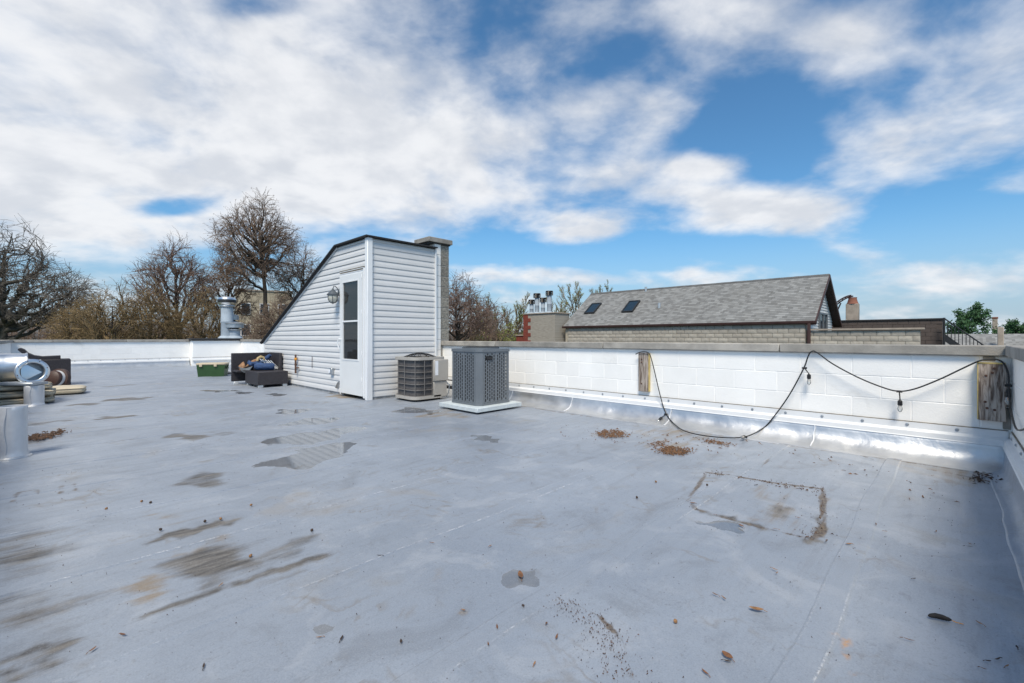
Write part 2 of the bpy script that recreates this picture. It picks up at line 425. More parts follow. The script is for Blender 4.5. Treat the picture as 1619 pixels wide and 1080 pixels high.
    def build(s, name, m, parent=None, loc=None, rot=None, smooth=40):
        return put(name, s.mesh(name, m, smooth), parent, loc, rot)
def put(name, me, parent=None, loc=None, rot=None):
    o = bpy.data.objects.new(name, me); col.objects.link(o)
    if parent: o.parent = parent
    if loc is not None: o.location = loc
    if rot is not None: o.rotation_euler = rot
    return o
def tag(o, label=None, cat=None, group=None, kind=None):
    if label: o['label'] = label
    if cat: o['category'] = cat
    if group: o['group'] = group
    if kind: o['kind'] = kind
    return o
def thing(name, label, cat, loc=(0, 0, 0), rz=0.0, group=None):
    o = bpy.data.objects.new(name, None); col.objects.link(o); o.empty_display_size = .1
    o.location = loc; o.rotation_euler = (0, 0, rz)
    return tag(o, label, cat, group)
def np_mesh(name, V, Fc, m, smooth=True):
    me = bpy.data.meshes.new(name)
    V = np.asarray(V, dtype=np.float32); Fc = np.asarray(Fc, dtype=np.int32); k = Fc.shape[1]
    me.vertices.add(len(V)); me.vertices.foreach_set('co', V.ravel())
    me.loops.add(Fc.size); me.loops.foreach_set('vertex_index', Fc.ravel())
    me.polygons.add(len(Fc)); me.polygons.foreach_set('loop_start', np.arange(0, Fc.size, k, dtype=np.int32))
    me.update(calc_edges=True)
    if smooth: me.shade_smooth()
    me.materials.append(MATS[m]); return me
def nz(x, y, z=0.0, s=1.0): return mnoise.noise(Vector((x * s, y * s, z * s)))

# ------------------------------------------------------------------ ground and the building under the roof
XW, XL, YN, YF = 5.32, -.81, -.36, 20.6                  # inner faces of the four parapets
g = MB().add([(-600, -600, -10.3), (900, -600, -10.3), (900, 900, -10.3), (-600, 900, -10.3)], [(0, 1, 2, 3)]).build('ground', 'ground')
tag(g, kind='structure')
g = MB().add([(8.5, -300, -10.29), (18.5, -300, -10.29), (18.5, 500, -10.29), (8.5, 500, -10.29)], [(0, 1, 2, 3)]).build('road', 'asphalt')
tag(g, kind='structure')

# stains, given by their outline in the photograph and laid on the roof
def ell(cx, cy, rx, ry, n=20, tilt=0.0):
    out = []
    for i in range(n):
        a = 6.28319 * i / n; x = rx * math.cos(a); y = ry * math.sin(a) + x * tilt
        out.append((cx + x, cy + y))
    return out
def bar(x0, y0, x1, y1, w):
    return [(x0, y0 + w), (x0 - w, y0), (x0, y0 - w * .6), ((x0 + x1) / 2, (y0 + y1) / 2 - w), (x1, y1 - w * .6), (x1 + w, y1), (x1, y1 + w), ((x0 + x1) / 2, (y0 + y1) / 2 + w)]
STAINS = [  # field, outline, softness (m), strength
 ('grime', [(269, 918), (283, 893), (318, 868), (360, 859), (400, 860), (411, 884), (385, 900), (340, 910), (300, 920)], .1, 1.0),
 ('grime', [(415, 864), (440, 850), (488, 847), (509, 860), (495, 876), (445, 888), (415, 884)], .05, .62),
 ('grime', bar(228, 975, 350, 932, 4), .03, .95), ('grime', bar(372, 922, 521, 875, 5), .03, .9), ('grime', bar(405, 925, 488, 900, 4), .04, .7),
 ('grime', bar(232, 855, 372, 821, 6), .04, .95), ('grime', ell(34, 872, 60, 40), .2, .85), ('grime', ell(50, 972, 80, 40), .2, .72),
 ('grime', bar(-20, 1052, 118, 1012, 9), .04, .85), ('grime', ell(76, 1048, 26, 13, tilt=-.35), .05, .85), ('grime', ell(12, 1072, 24, 12), .05, .95),
 ('grime', ell(150, 1022, 16, 10), .05, .6), ('grime', ell(322, 760, 42, 12, tilt=-.08), .06, .72), ('grime', ell(293, 691, 36, 5), .06, .8),
 ('grime', bar(152, 661, 212, 657, 2.2), .05, .9), ('grime', bar(60, 668, 120, 663, 1.5), .05, .7), ('grime', bar(165, 634, 236, 629, 2), .06, .8),
 ('grime', bar(108, 641, 160, 638, 1.5), .05, .7), ('grime', bar(40, 672, 85, 669, 3), .08, .6), ('grime', bar(165, 611, 210, 608, 1.2), .1, .7),
 ('grime', ell(355, 686, 24, 3), .05, .5), ('grime', ell(1295, 830, 8, 17), .03, 1.0), ('grime', ell(1230, 808, 22, 11), .05, .6),
 ('grime', ell(1280, 855, 14, 6), .02, .9), ('grime', bar(1100, 805, 1215, 835, 4), .02, .75), ('grime', ell(560, 623, 40, 3), .06, .6), ('rust', ell(545, 627, 30, 3), .06, 1.0),
 ('wet', ell(494, 717, 60, 17, tilt=-.16), .1, 1.0), ('wet', ell(497, 690, 80, 9, tilt=-.16), .1, .95), ('wet', ell(490, 667, 44, 5, tilt=-.1), .08, .95),
 ('wet', ell(462, 650, 30, 4), .08, .9), ('wet', ell(822, 916, 30, 14, tilt=-.15), .03, .95), ('wet', ell(508, 994, 20, 10), .02, .85),
 ('wet', [(742, 690), (760, 687), (790, 694), (786, 699), (765, 698)], .03, .9), ('wet', ell(1140, 830, 34, 8, tilt=.1), .04, .85),
 ('wet', ell(660, 650, 34, 5), .06, .62), ('wet', ell(412, 610, 8, 3), .06, .6), ('wet', ell(350, 618, 26, 2), .06, .9), ('wet', ell(385, 621, 14, 1.6), .06, .9), ('wet', ell(437, 624, 14, 2), .06, .9),
 ('rust', ell(232, 926, 30, 22), .1, 1.0), ('rust', ell(318, 868, 48, 12, tilt=-.3), .1, .9), ('rust', ell(712, 912, 36, 20), .1, .62), ('rust', ell(735, 969, 9, 6), .03, 1.0),
 ('rust', ell(270, 818, 36, 12), .12, .55), ('rust', ell(440, 788, 50, 10, tilt=-.2), .1, .6), ('rust', ell(1070, 690, 110, 14), .3, .62), ('rust', ell(1530, 745, 60, 20), .1, .6),
 ('rust', ell(780, 897, 24, 8), .06, .7), ('rust', ell(1240, 800, 90, 40), .25, .5), ('rust', ell(700, 655, 40, 8), .1, .6),
 ('orange', ell(1332, 1020, 7, 18), .01, 1.0), ('orange', ell(1310, 1003, 14, 4), .02, .8), ('orange', ell(1340, 1062, 7, 3), .01, 1.0),
]
LINES = [  # field, polyline, half width (m), strength
 ('dirt', [(1120, 748), (1150, 752), (1200, 760), (1235, 766), (1304, 774)], .015, .88), ('dirt', [(1304, 774), (1302, 812), (1296, 840), (1280, 850)], .015, .82),
 ('dirt', [(1280, 850), (1200, 832), (1140, 816), (1098, 804), (1085, 792), (1100, 772), (1120, 748)], .013, .72),
 ('dirt', [(862, 942), (880, 945), (915, 955), (950, 975), (985, 1012), (1002, 1050), (1002, 1080)], .008, .75),
 ('dirt', [(1310, 708), (1350, 716), (1380, 727)], .01, .6), ('dirt', [(1403, 742), (1400, 733), (1422, 722)], .008, .55), ('dirt', [(20, 792), (30, 778), (58, 774), (60, 782)], .012, .7), ('dirt', [(95, 780), (98, 768), (116, 764), (120, 775)], .012, .6),
 ('dirt', [(214, 828), (216, 815), (260, 798), (310, 790), (345, 794), (350, 806), (330, 820), (300, 828)], .004, .45),
 ('dirt', [(1200, 700), (1225, 715), (1200, 745)], .01, .5), ('dirt', [(1465, 742), (1520, 752), (1560, 760)], .02, .62),
 ('bead', [(655, 762), (730, 743)], .012, 1.0), ('bead', [(600, 655), (640, 660), (690, 656)], .012, .8),
]
def floor_poly(pts): return np.array([fl(x, min(max(y, 545), 1400)).xy for x, y in pts])
def sdf_poly(P, Q):
    d = np.full(len(P), 1e9); inside = np.zeros(len(P), bool)
    for i in range(len(Q)):
        a, b = Q[i], Q[(i + 1) % len(Q)]
        d = np.minimum(d, seg_d(P, a, b))
        cnd = (a[1] > P[:, 1]) != (b[1] > P[:, 1])
        with np.errstate(divide='ignore', invalid='ignore'):
            xi = (b[0] - a[0]) * (P[:, 1] - a[1]) / (b[1] - a[1]) + a[0]
        inside ^= cnd & (P[:, 0] < xi)
    return np.where(inside, -d, d)
def seg_d(P, a, b):
    ab = b - a; t = np.clip(((P - a) @ ab) / max(ab @ ab, 1e-9), 0, 1)
    return np.linalg.norm(P - a - t[:, None] * ab, axis=1)
SEAMS = [.30 + .823 * k for k in range(25) if .30 + .823 * k < 20.2]
ys = list(np.arange(YN - .02, 7.0, .018)) + list(np.arange(7.0, YF + .02, .035))
for s_ in SEAMS:
    ys = [y for y in ys if not (s_ - .012 < y < s_ + .10)] + [s_ - .010, s_ - .003, s_, s_ + .003, s_ + .010, s_ + .04, s_ + .078, s_ + .085, s_ + .088, s_ + .091, s_ + .098]
ys = np.array(sorted(ys)); xs = np.concatenate([np.arange(XL - .02, 5.4, .02)])
nx, ny = len(xs), len(ys)
GX, GY = np.meshgrid(xs, ys)
P2 = np.stack([GX.ravel(), GY.ravel()], 1)
fields = {k: np.zeros(len(P2), np.float32) for k in ('grime', 'wet', 'rust', 'dirt', 'bead', 'orange', 'lap')}
for (k, poly, soft, st) in STAINS:
    Q = floor_poly(poly); lo, hi = Q.min(0) - soft * 2, Q.max(0) + soft * 2
    ix = np.where((P2 >= lo).all(1) & (P2 <= hi).all(1))[0]
    if len(ix) == 0: continue
    ex = min(hi[0] - lo[0], hi[1] - lo[1]) - soft * 4; soft = max(soft, .03)
    q = P2[ix]; am = .16 * ex; k_ = 2.2 / max(ex, .12)
    q = q + am * np.stack([np.sin(q[:, 1] * k_ * 2.3 + q[:, 0] * k_ + lo[0]) + .5 * np.sin(q[:, 1] * k_ * 5.1 + 1.7), np.sin(q[:, 0] * k_ * 1.9 - q[:, 1] * k_ + hi[1]) + .5 * np.sin(q[:, 0] * k_ * 4.7 + .6)], 1)
    v = np.clip(.5 - sdf_poly(q, Q) / (2 * soft), 0, 1) * st
    fields[k][ix] = np.maximum(fields[k][ix], v)
for (k, line, w, st) in LINES:
    Q = floor_poly(line); lo, hi = Q.min(0) - .2, Q.max(0) + .2
    ix = np.where((P2 >= lo).all(1) & (P2 <= hi).all(1))[0]
    d = np.min([seg_d(P2[ix], Q[i], Q[i + 1]) for i in range(len(Q) - 1)], axis=0)
    fields[k][ix] = np.maximum(fields[k][ix], np.clip(1.25 - d / (w * 2), 0, 1) * st)
zz = np.zeros(len(P2))
ed = np.abs(P2[:, 0] - (XW - .285 + .012 * np.sin(P2[:, 1] * 3.1)))
fields['dirt'] = np.maximum(fields['dirt'], np.where(P2[:, 1] < 6.6, np.clip(1.2 - ed / .03, 0, 1) * (.62 + .2 * np.sin(P2[:, 1] * 1.7 + 1)), 0))
wob = .008 * np.sin(P2[:, 0] * 2.1) + .006 * np.sin(P2[:, 0] * 5.3 + 1)
for i, s_ in enumerate(SEAMS):
    d0 = np.abs(P2[:, 1] - s_); d1 = np.abs(P2[:, 1] - s_ - .088)
    vis = .5 + .5 * np.sin(P2[:, 0] * (1.3 + .2 * (i % 3)) + i * 2.1)
    fields['bead'] = np.maximum(fields['bead'], np.where(d0 < .004, .5 + .5 * vis, 0) * (1 if i in (1, 2, 3) else .7))
    fields['bead'] = np.maximum(fields['bead'], np.where(d1 < .004, .45 + .45 * vis, 0) * (1 if i in (0, 1, 2) else .6))
    fields['lap'] = np.maximum(fields['lap'], np.where((P2[:, 1] > s_) & (P2[:, 1] < s_ + .088), 1.0, 0))
    zz = np.maximum(zz, np.where((P2[:, 1] > s_ - .004) & (P2[:, 1] < s_ + .09), .005, 0))
zz += .005 * np.sin(P2[:, 0] * 1.7 + 1.3 * np.sin(P2[:, 1] * .9)) * np.sin(P2[:, 1] * 1.3 + .5)
zz *= 1 - .8 * np.clip(fields['wet'] * 2, 0, 1)
V = np.stack([P2[:, 0], P2[:, 1] + wob, zz - .001], 1)
I = np.arange(nx * ny).reshape(ny, nx)
FQ = np.stack([I[:-1, :-1].ravel(), I[:-1, 1:].ravel(), I[1:, 1:].ravel(), I[1:, :-1].ravel()], 1)
me = np_mesh('roof_deck', V, FQ, 'roof_coat')
for k, v in fields.items():
    a = me.attributes.new(k, 'FLOAT', 'POINT'); a.data.foreach_set('value', v.astype(np.float32))
deck = tag(put('roof_deck', me), kind='structure')
MB().box(XL - .28, XW + .28, YN - .28, YF + .28, -10.3, -.03).build('building_body', 'wall_brick', deck)

# ------------------------------------------------------------------ parapets, each in its own frame: x along the wall, inner face y = 0
BL, CH = .4215, .2035
ZC = .902                                                # underside of the coping
def block_mesh(l, h, m, d=.04, b=.005, nm='block'):
    return MB().cbox(0, l, 0, d, 0, h, b).mesh(nm, m, 30)
full = block_mesh(BL - .005, CH - .004, 'white_block', b=.0035)
cut_cache = {}
def cut_block(l):
    k = round(l, 2)
    if k not in cut_cache: cut_cache[k] = block_mesh(k, CH - .004, 'white_block', b=.0035)
    return cut_cache[k]
def parapet(label, P0, L, rz, phase, ranges, joints, c0, c1, trim=True, trim_rng=None, foil=None):
    w = thing('parapet_wall', label, 'wall', (P0[0], P0[1], 0), rz)
    MB().box(-.02, L + .02, .003, .27, -.35, ZC - .002).build('wall_core', 'white_block', w)
    for r in range(3):
        z = ZC - .004 - (r + 1) * CH + .003
        off = phase + (BL / 2 if r % 2 else 0)
        for (a, b) in ranges:
            k = math.floor((a - off) / BL)
            while off + k * BL < b:
                x0 = max(off + k * BL, a); x1 = min(off + (k + 1) * BL, b); k += 1
                if x1 - x0 < .05: continue
                me = full if x1 - x0 > BL - .001 else cut_block(x1 - x0 - .005)
                put('block', me, w, (x0 + .0025, random.uniform(-.001, .001), z - .001))
    e = sorted([c0] + [j for j in joints if c0 < j < c1] + [c1])
    for a, b in zip(e[:-1], e[1:]):
        cs = MB().cbox(a + .003, b - .003, -.04, .32, ZC + random.uniform(0, .002), .985 + random.uniform(-.002, .002), .006).build('coping_stone', 'coping', w)
    if trim:
        a, b = trim_rng or (0.0, L)
        t = MB().prism([(-.004, .306), (-.012, .304), (-.014, .252), (-.046, .232), (-.050, .194), (-.056, .186), (-.040, .186), (-.004, .24)], 0, a, b).build('metal_flashing', 'white_metal', w, smooth=20)
        MB().box(a, b, -.009, -.001, .3062, .3125).build('sealant_line', 'grout_line', w)
        sc = MB().lathe([(.0, .006), (.006, .006), (.007, .002), (.013, .001), (.013, -.001)], 10, M=Matrix.Rotation(R(90), 4, 'X')).mesh('screw', 'galv')
        x = a + .14
        while x < b: put('screw', sc, t, (x, -.016, .278 + random.uniform(-.004, .004))); x += .315
    if foil:
        fm, a, b, wr = foil[:4]; fs = foil[4] if len(foil) > 4 else 1.0
        prof = [(-.030, .215), (-.048, .19), (-.056, .155), (-.066, .118), (-.086, .082), (-.120, .048), (-.165, .024), (-.21, .012), (-.25, .007), (-.266, .0055), (-.275, -.004)]
        n = int((b - a) / .03); rows = []
        prof = [(-.03 + (y + .03) * fs, z * (fs if z < .1 else 1)) if fs != 1 else (y, z) for (y, z) in prof]
        for i in range(n + 1):
            x = a + (b - a) * i / n; row = []
            for j, (y, z) in enumerate(prof):
                q = math.sin(math.pi * j / (len(prof) - 1))
                k = wr * q * (nz(x * 2.2, j * .25, rz) * .010 + nz(x * 7, j * .6, rz + 3) * .009 + nz(x * 19, j * 1.3, rz + 9) * .005)
                edge = wr * (.03 * nz(x * 1.2, 3, rz) + .012 * nz(x * 5, 7, rz)) * (j / 10.0) ** 2
                row.append((x, y + edge - k * .6, z + k * (1 if j < 9 else .2)))
            rows.append(row)
        MB().grid(rows).build('base_flashing', fm, w, smooth=80)
    return w
YW0 = YF
wallA = parapet('long white painted block parapet under stone coping, string lights hanging on it', (XW, YW0), YF - YN, R(-90),
                (YW0 - .658) % BL, [(.05, 4.9), (YW0 - 7.02, YW0 - YN)], [YW0 - (1.262 + 2.134 * k) for k in range(-1, 10)], -.32, YF - YN + .34,
                True, (YW0 - 7.02, YW0 - YN - .02), ('foil', YW0 - 6.9, YW0 - YN - .04, 1.0))
for yy in (6.35, 5.1, 3.9, 2.42, .95):                       # lap seams of the foil
    x = YW0 - yy
    pts = [(x + .004 * math.sin(i * 2.0), y - .004, z + .004) for i, (y, z) in enumerate([(-.05, .185), (-.057, .155), (-.068, .118), (-.088, .082), (-.122, .048), (-.167, .026), (-.215, .014), (-.265, .012)])]
    MB().tube(pts, [.004, .005, .004, .006, .005, .006, .005, .003], 6).build('lap_bead', 'foil_bead', wallA)
wallF = parapet('white painted parapet across the far end of the roof, behind the green cooler', (XL, YF), XW - XL, 0.0, .1,
                [(0, 4.5)], [.9, 2.7, 4.4], .0, XW - XL - .05, True, (.0, 4.5), ('roof_coat', 0, 4.5, .6))
wallN = parapet('short white parapet at the right edge, beside the weathered wood block', (XW, YN), XW - XL, R(180), .12,
                [(0.03, 3.4)], [1.9, 4.0], .045, XW - XL + .3, True, (.05, XW - XL), ('roof_coat', .05, XW - XL, .5, .45))
wallL = parapet('white parapet along the left edge of the roof, behind the metal duct', (XL, YN), YF - YN, R(90), .2,
                [(6, YF - YN - .02)], [2.2 * k for k in range(1, 10)], .33, YF - YN + .32, True, (.0, YF - YN), ('roof_coat', 0, YF - YN, .6))
# bare block patches where paint is missing beside the wood block, low on the wall
MB().cbox(YW0 + .31, YW0 + .355, -.006, .02, .318, .49, .004).build('bare_patch', 'bare_block', wallA)
MB().cbox(YW0 + .30, YW0 + .357, -.0065, .02, .498, .645, .004).build('bare_patch', 'bare_block', wallA)
MB().cbox(YW0 + .20, YW0 + .27, -.006, .02, .86, .898, .004).build('bare_patch', 'bare_block', wallA)

# chimney chase on the far parapet
ch = thing('chimney_chase', 'white block chimney chase with black cap on the far parapet', 'chimney', (3.72, 20.2, 0))
MB().cbox(0, 1.6, 0, .75, -.1, .94, .01).build('chase_body', 'white_block', ch)
MB().cbox(-.05, 1.62, -.06, .8, .943, 1.03, .012).build('chase_cap', 'black_roof', ch)
MB().prism([(-.004, .306), (-.014, .252), (-.046, .232), (-.05, .188), (-.004, .188)], 0, 0, 1.6).build('metal_flashing', 'white_metal', ch, smooth=20)
MB().box(0, 1.6, -.006, -.001, .306, .316).build('sealant_line', 'grout_line', ch)

def flue_cap_dome(mb, c, r):
    pass
def flue(name, label, c, r, h, cap, mt='galv_blue', group=None):
    f = thing(name, label, 'flue pipe', c, 0, group)
    MB().lathe([(r * 1.5, 0), (r * 1.35, .05), (r * 1.04, .1)], 20).build('collar', mt, f)
    MB().lathe([(r, 0), (r, h * .5), (r * 1.02, h * .505), (r * 1.02, h * .52), (r, h * .525), (r, h)], 20, cap=True).build('pipe', mt, f)
    if cap == 'dome':
        MB().lathe([(r * 1.15, h - .05), (r * 1.25, h), (r * 1.2, h + .03)], 20).build('band', 'galv', f)
        MB().lathe([(r * 1.2, h + .03), (r * 1.45, h + .08), (r * 1.5, h + .14), (r * 1.5, h + .25), (r * 1.35, h + .32), (r * .9, h + .36), (0, h + .37)], 24).build('cap', 'chrome', f)
        MB().lathe([(r * 1.505, h + .13), (r * 1.53, h + .14), (r * 1.53, h + .24), (r * 1.505, h + .25)], 24).build('cap_slot', 'dark_metal', f)
    elif cap == 'disc':
        MB().lathe([(r * 1.0, h), (r * 1.35, h + .02), (r * 1.4, h + .06), (r, h + .08)], 20).build('band', 'galv', f)
        MB().lathe([(r * .75, h + .06), (r * .75, h + .22)], 16).build('neck', 'dark_metal', f)
        MB().lathe([(r * 1.55, h + .12), (r * 1.6, h + .12), (r * 1.6, h + .27), (r * 1.55, h + .27)], 24).build('shield_ring', 'galv', f)
        MB().lathe([(r * 1.72, h + .27), (r * 1.75, h + .29), (r * 1.2, h + .33), (0, h + .35)], 24).build('cap', 'galv', f)
    else:                                                  # louvred box cap
        MB().lathe([(r * .85, h), (r * .85, h + .2)], 14, cap=True).build('neck', 'dark_metal', f)
        for i in range(3): MB().lathe([(r * 1.45, h + .02 + i * .09), (r * 1.55, h + .03 + i * .09), (r * 1.55, h + .06 + i * .09), (r * 1.3, h + .07 + i * .09)], 14).build('cap_louvre', 'dark_metal', f)
        MB().lathe([(r * 1.6, h + .26), (r * 1.5, h + .30), (0, h + .32)], 14, cap=False).build('cap_lid', 'dark_metal', f)
        for k in range(4):
            a = k * 1.5708 + .4; MB().box(-.02, .02, -.02, .02, h, h + .27).build('cap_stay', 'far_stone', f, (math.cos(a) * r * 1.5, math.sin(a) * r * 1.5, 0))
    return f
def on_chase(px): p = oY(px, 535, 20.55); return (p.x, 20.55, 1.028)
flue('flue_pipe', 'tall blue-grey flue pipe with shiny round cap on the black chimney cap', on_chase(359), .21, 1.28, 'dome')
p = oY(363, 535, 20.75); flue('flue_pipe', 'middle galvanized flue with flat disc cap beside the tall flue', (p.x + .12, 20.78, 1.028), .13, .62, 'disc')
p = oY(371, 535, 20.4); flue('flue_pipe', 'short wide flue with drum-shaped disc cap, nearest the stair house', (p.x, 20.42, 1.028), .2, .30, 'disc')

# ------------------------------------------------------------------ stair house
HX, HY0, HY1, HYB = 3.735, 6.98, 12.2, 8.12              # door face x, near end, far end, where the roof starts to fall
ZT, ZE = 2.74, .95
def roof_z(y): return ZT if y <= HYB else ZT + (ZE - ZT) * (y - HYB) / (HY1 - HYB)
def roof_y(z): return HY1 if z <= ZE else HYB + (ZT - z) / (ZT - ZE) * (HY1 - HYB)
house = thing('stair_house', 'white vinyl-sided stair house with sloping black roof edge and storm door', 'stair house', (HX, HY0, 0))
def hb(): return MB(Matrix.Translation((-HX, -HY0, 0)))
DY0, DY1, DZ = 7.075, 7.925, 2.20                         # door opening
hb().prism([(HY0 + .02, -.02), (HY1, -.02), (HY1, ZE - .02), (HYB, ZT - .02), (HY0 + .02, ZT - .02)], 0, HX + .16, 5.10).build('wall_core', 'lap_shade_grime', house)
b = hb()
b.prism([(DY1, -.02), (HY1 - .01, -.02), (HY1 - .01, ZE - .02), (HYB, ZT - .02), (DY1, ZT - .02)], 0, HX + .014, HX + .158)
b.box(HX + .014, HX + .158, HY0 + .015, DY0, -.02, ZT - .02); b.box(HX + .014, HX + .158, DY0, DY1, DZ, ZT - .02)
b.build('sheathing', 'lap_shade_grime', house)  # dark tone shows through the board gaps as painted lap shade and dirt
LAP = .1055
nlap = int(ZT / LAP)
def lap_piece(y0a, y1a, y0b, y1b, z0, z1, name='siding_board'):      # along y on the door face; a = bottom, b = top
    x_ = HX
    V = [(x_ - .010, y0a, z0), (x_ - .010, y1a, z0), (x_ - .012, y1a, z0 + .010), (x_ - .012, y0a, z0 + .010),
         (x_ - .003, y1b, z1 * .42 + z0 * .58), (x_ - .003, y0b, z1 * .42 + z0 * .58),
         (x_ + .003, y1b, z1), (x_ + .003, y0b, z1), (x_ + .013, y0a, z0 + .004), (x_ + .013, y1a, z0 + .004), (x_ + .013, y1b, z1), (x_ + .013, y0b, z1)]
    # dutch-lap look: two slopes per course
    ymid0 = y0a + (y0b - y0a) * .42; ymid1 = y1a + (y1b - y1a) * .42
    V[4] = (x_ - .011, ymid1, z0 * .5 + z1 * .5); V[5] = (x_ - .011, ymid0, z0 * .5 + z1 * .5)
    hb().add(V, [(0, 1, 2, 3), (3, 2, 4, 5), (5, 4, 6, 7), (0, 8, 9, 1), (7, 6, 10, 11), (0, 3, 5, 7, 11, 8), (1, 9, 10, 6, 4, 2)]).build(name, 'siding', house, smooth=0)
z = .045; k = 0
while z < ZT - .01:
    z1 = min(z + LAP - .003, ZT - .012)
    ya, yb = roof_y(z) - .012, roof_y(z1) - .012
    ya = min(ya, HY1 - .06); yb = min(yb, HY1 - .06)
    if z < DZ + .03:
        lap_piece(DY1 + .035, ya, DY1 + .035, yb, z, z1); lap_piece(HY0 + .055, DY0 - .03, HY0 + .055, DY0 - .03, z, z1)
    else:
        lap_piece(HY0 + .055, ya, HY0 + .055, yb, z, z1)
    # near face, facing -y
    hb().add([(HX + .05, HY0 + .004, z), (5.085, HY0 + .004, z), (5.085, HY0 + .002, z + .010), (HX + .05, HY0 + .002, z + .010),
              (5.085, HY0 + .004, (z + z1) / 2), (HX + .05, HY0 + .004, (z + z1) / 2), (5.085, HY0 + .013, z1), (HX + .05, HY0 + .013, z1), (HX + .05, HY0 + .024, z), (5.085, HY0 + .024, z), (5.085, HY0 + .024, z1), (HX + .05, HY0 + .024, z1)],
             [(0, 1, 2, 3), (3, 2, 4, 5), (5, 4, 6, 7), (0, 8, 9, 1), (7, 6, 10, 11), (0, 3, 5, 7, 11, 8), (1, 9, 10, 6, 4, 2)]).build('siding_board', 'siding', house, smooth=0)
    z += LAP
# corner post, end trims
b = hb(); b.cbox(HX - .035, HX + .06, HY0 - .03, HY0 + .065, 0.0, ZT - .01, .006); b.build('corner_trim', 'trim_white', house)
hb().box(HX - .02, HX + .02, HY1 - .058, HY1 + .005, 0, ZE - .01).build('corner_trim', 'trim_white', house)
hb().box(5.09, 5.118, HY0 - .02, HY0 + .03, 0, ZT - .01).build('corner_trim', 'trim_white', house)
b = hb()
sl = math.hypot(HY1 - HYB, ZT - ZE); ny_, nz_ = (ZT - ZE) / sl, (HY1 - HYB) / sl
b.prism([(HYB, ZT - .05), (HYB + .01, ZT + .0), (HY1 + .02, ZE - .01), (HY1 + .0, ZE - .06)], 0, HX - .022, HX - .016); b.build('rake_trim', 'trim_white', house)
th = .022
b = hb(); b.prism([(HY0 - .06, ZT), (HYB, ZT), (HY1 + .12, ZE - .045), (HY1 + .12 + ny_ * th, ZE - .045 + nz_ * th), (HYB + .01, ZT + th), (HY0 - .06, ZT + th)], 0, HX - .075, 5.118); b.build('roof', 'black_roof', house)
b = hb(); b.prism([(HYB, ZT - .016), (HYB, ZT - .001), (HY1 + .1, ZE - .04), (HY1 + .1, ZE - .058)], 0, HX - .06, HX - .024); b.build('fascia', 'black_roof', house)
# storm door
b = hb(); x0, x1 = HX - .045, HX + .02
b.box(x0, x1, DY0 - .028, DY0 + .012, .03, DZ + .03); b.box(x0, x1, DY1 - .012, DY1 + .033, .03, DZ - .01); b.box(x0 + .002, x1, DY0 + .012, DY1 - .012, DZ - .04, DZ - .01)
b.build('door_frame', 'trim_white', house)
for i in range(4): hb().box(x0 - .004, x0 + .04, DY0 + .015, DY1 + .03, DZ - .008 + i * .018, DZ + .003 + i * .018).build('header_louvre', 'trim_white' if i % 2 == 0 else 'grout_line', house)
GY0, GY1, GZ0, GZ1, GZM = 7.235, 7.80, .675, 2.03, 1.34
xd0, xd1 = HX - .058, HX - .015
a0, a1, zb, zt = DY0 + .016, DY1 - .016, .06, DZ - .045
b = hb(); b.box(xd0, xd1, a0, GY0, zb, zt); b.box(xd0, xd1, GY1, a1, zb, zt); b.box(xd0, xd1, GY0, GY1, zb, GZ0); b.box(xd0, xd1, GY0, GY1, GZ1, zt)
door = b.build('storm_door', 'door_white', house, smooth=0)
b = hb(); e = .022
for (ya, yb_, za, zb_) in ((GY0 - e, GY0, GZ0 - e, GZ1 + e), (GY1, GY1 + e, GZ0 - e, GZ1 + e), (GY0, GY1, GZ0 - e, GZ0), (GY0, GY1, GZ1, GZ1 + e), (GY0, GY1, GZM - .014, GZM + .014)):
    b.box(xd0 - .008, xd0 + .002, ya, yb_, za, zb_)
b.build('pane_frame', 'trim_white', door)
for (za, zb_) in ((GZ0, GZM - .014), (GZM + .014, GZ1)):
    hb().box(xd0 + .015, xd0 + .019, GY0, GY1, za, zb_).build('pane', 'pane', door)
hb().box(xd1 - .008, xd1 - .004, GY0, GY1, GZ0, GZ0 + .03).build('pane_sill', 'galv', door)
for zc in (.3, .75, 1.45, 2.05): hb().cbox(xd0 - .006, xd0 + .004, a0 + .012, a0 + .03, zc, zc + .07, .002).build('hinge', 'trim_white', door)
hb().tube([(xd0, a1 - .03, 1.02), (xd0 - .035, a1 - .02, 1.03), (xd0 - .05, a1 + .005, .97), (xd0 - .035, a1 + .01, .9), (xd0 - .03, a1, .87)], .011, 8).build('handle', 'trim_white', door)
# entrance door behind the glass
b = hb(); b.box(HX + .10, HX + .14, DY0, 7.565, .03, DZ)
for (za, zb_) in ((.35, .95), (1.05, 1.5), (1.62, 2.1)):
    b.box(HX + .088, HX + .099, 7.14, 7.48, za, zb_)
idr = b.build('entrance_door', 'inner_door', house, smooth=0)
hb().box(HX + .06, HX + .15, 7.60, DY1, .03, DZ).build('door_jamb', 'inner_frame', house)
hb().box(HX + .141, HX + .155, DY0, DY1, .03, DZ).build('door_stop', 'dark_metal', house)
for (zc, r) in ((1.0, .03), (1.2, .026)):
    hb().lathe([(0, .055), (r * .8, .05), (r, .03), (r * .6, .012), (r * 1.2, .006), (r * 1.2, 0)], 14, (HX + .10, 7.525, zc), Matrix.Rotation(R(-90), 4, 'Y')).build('knob', 'galv', idr)

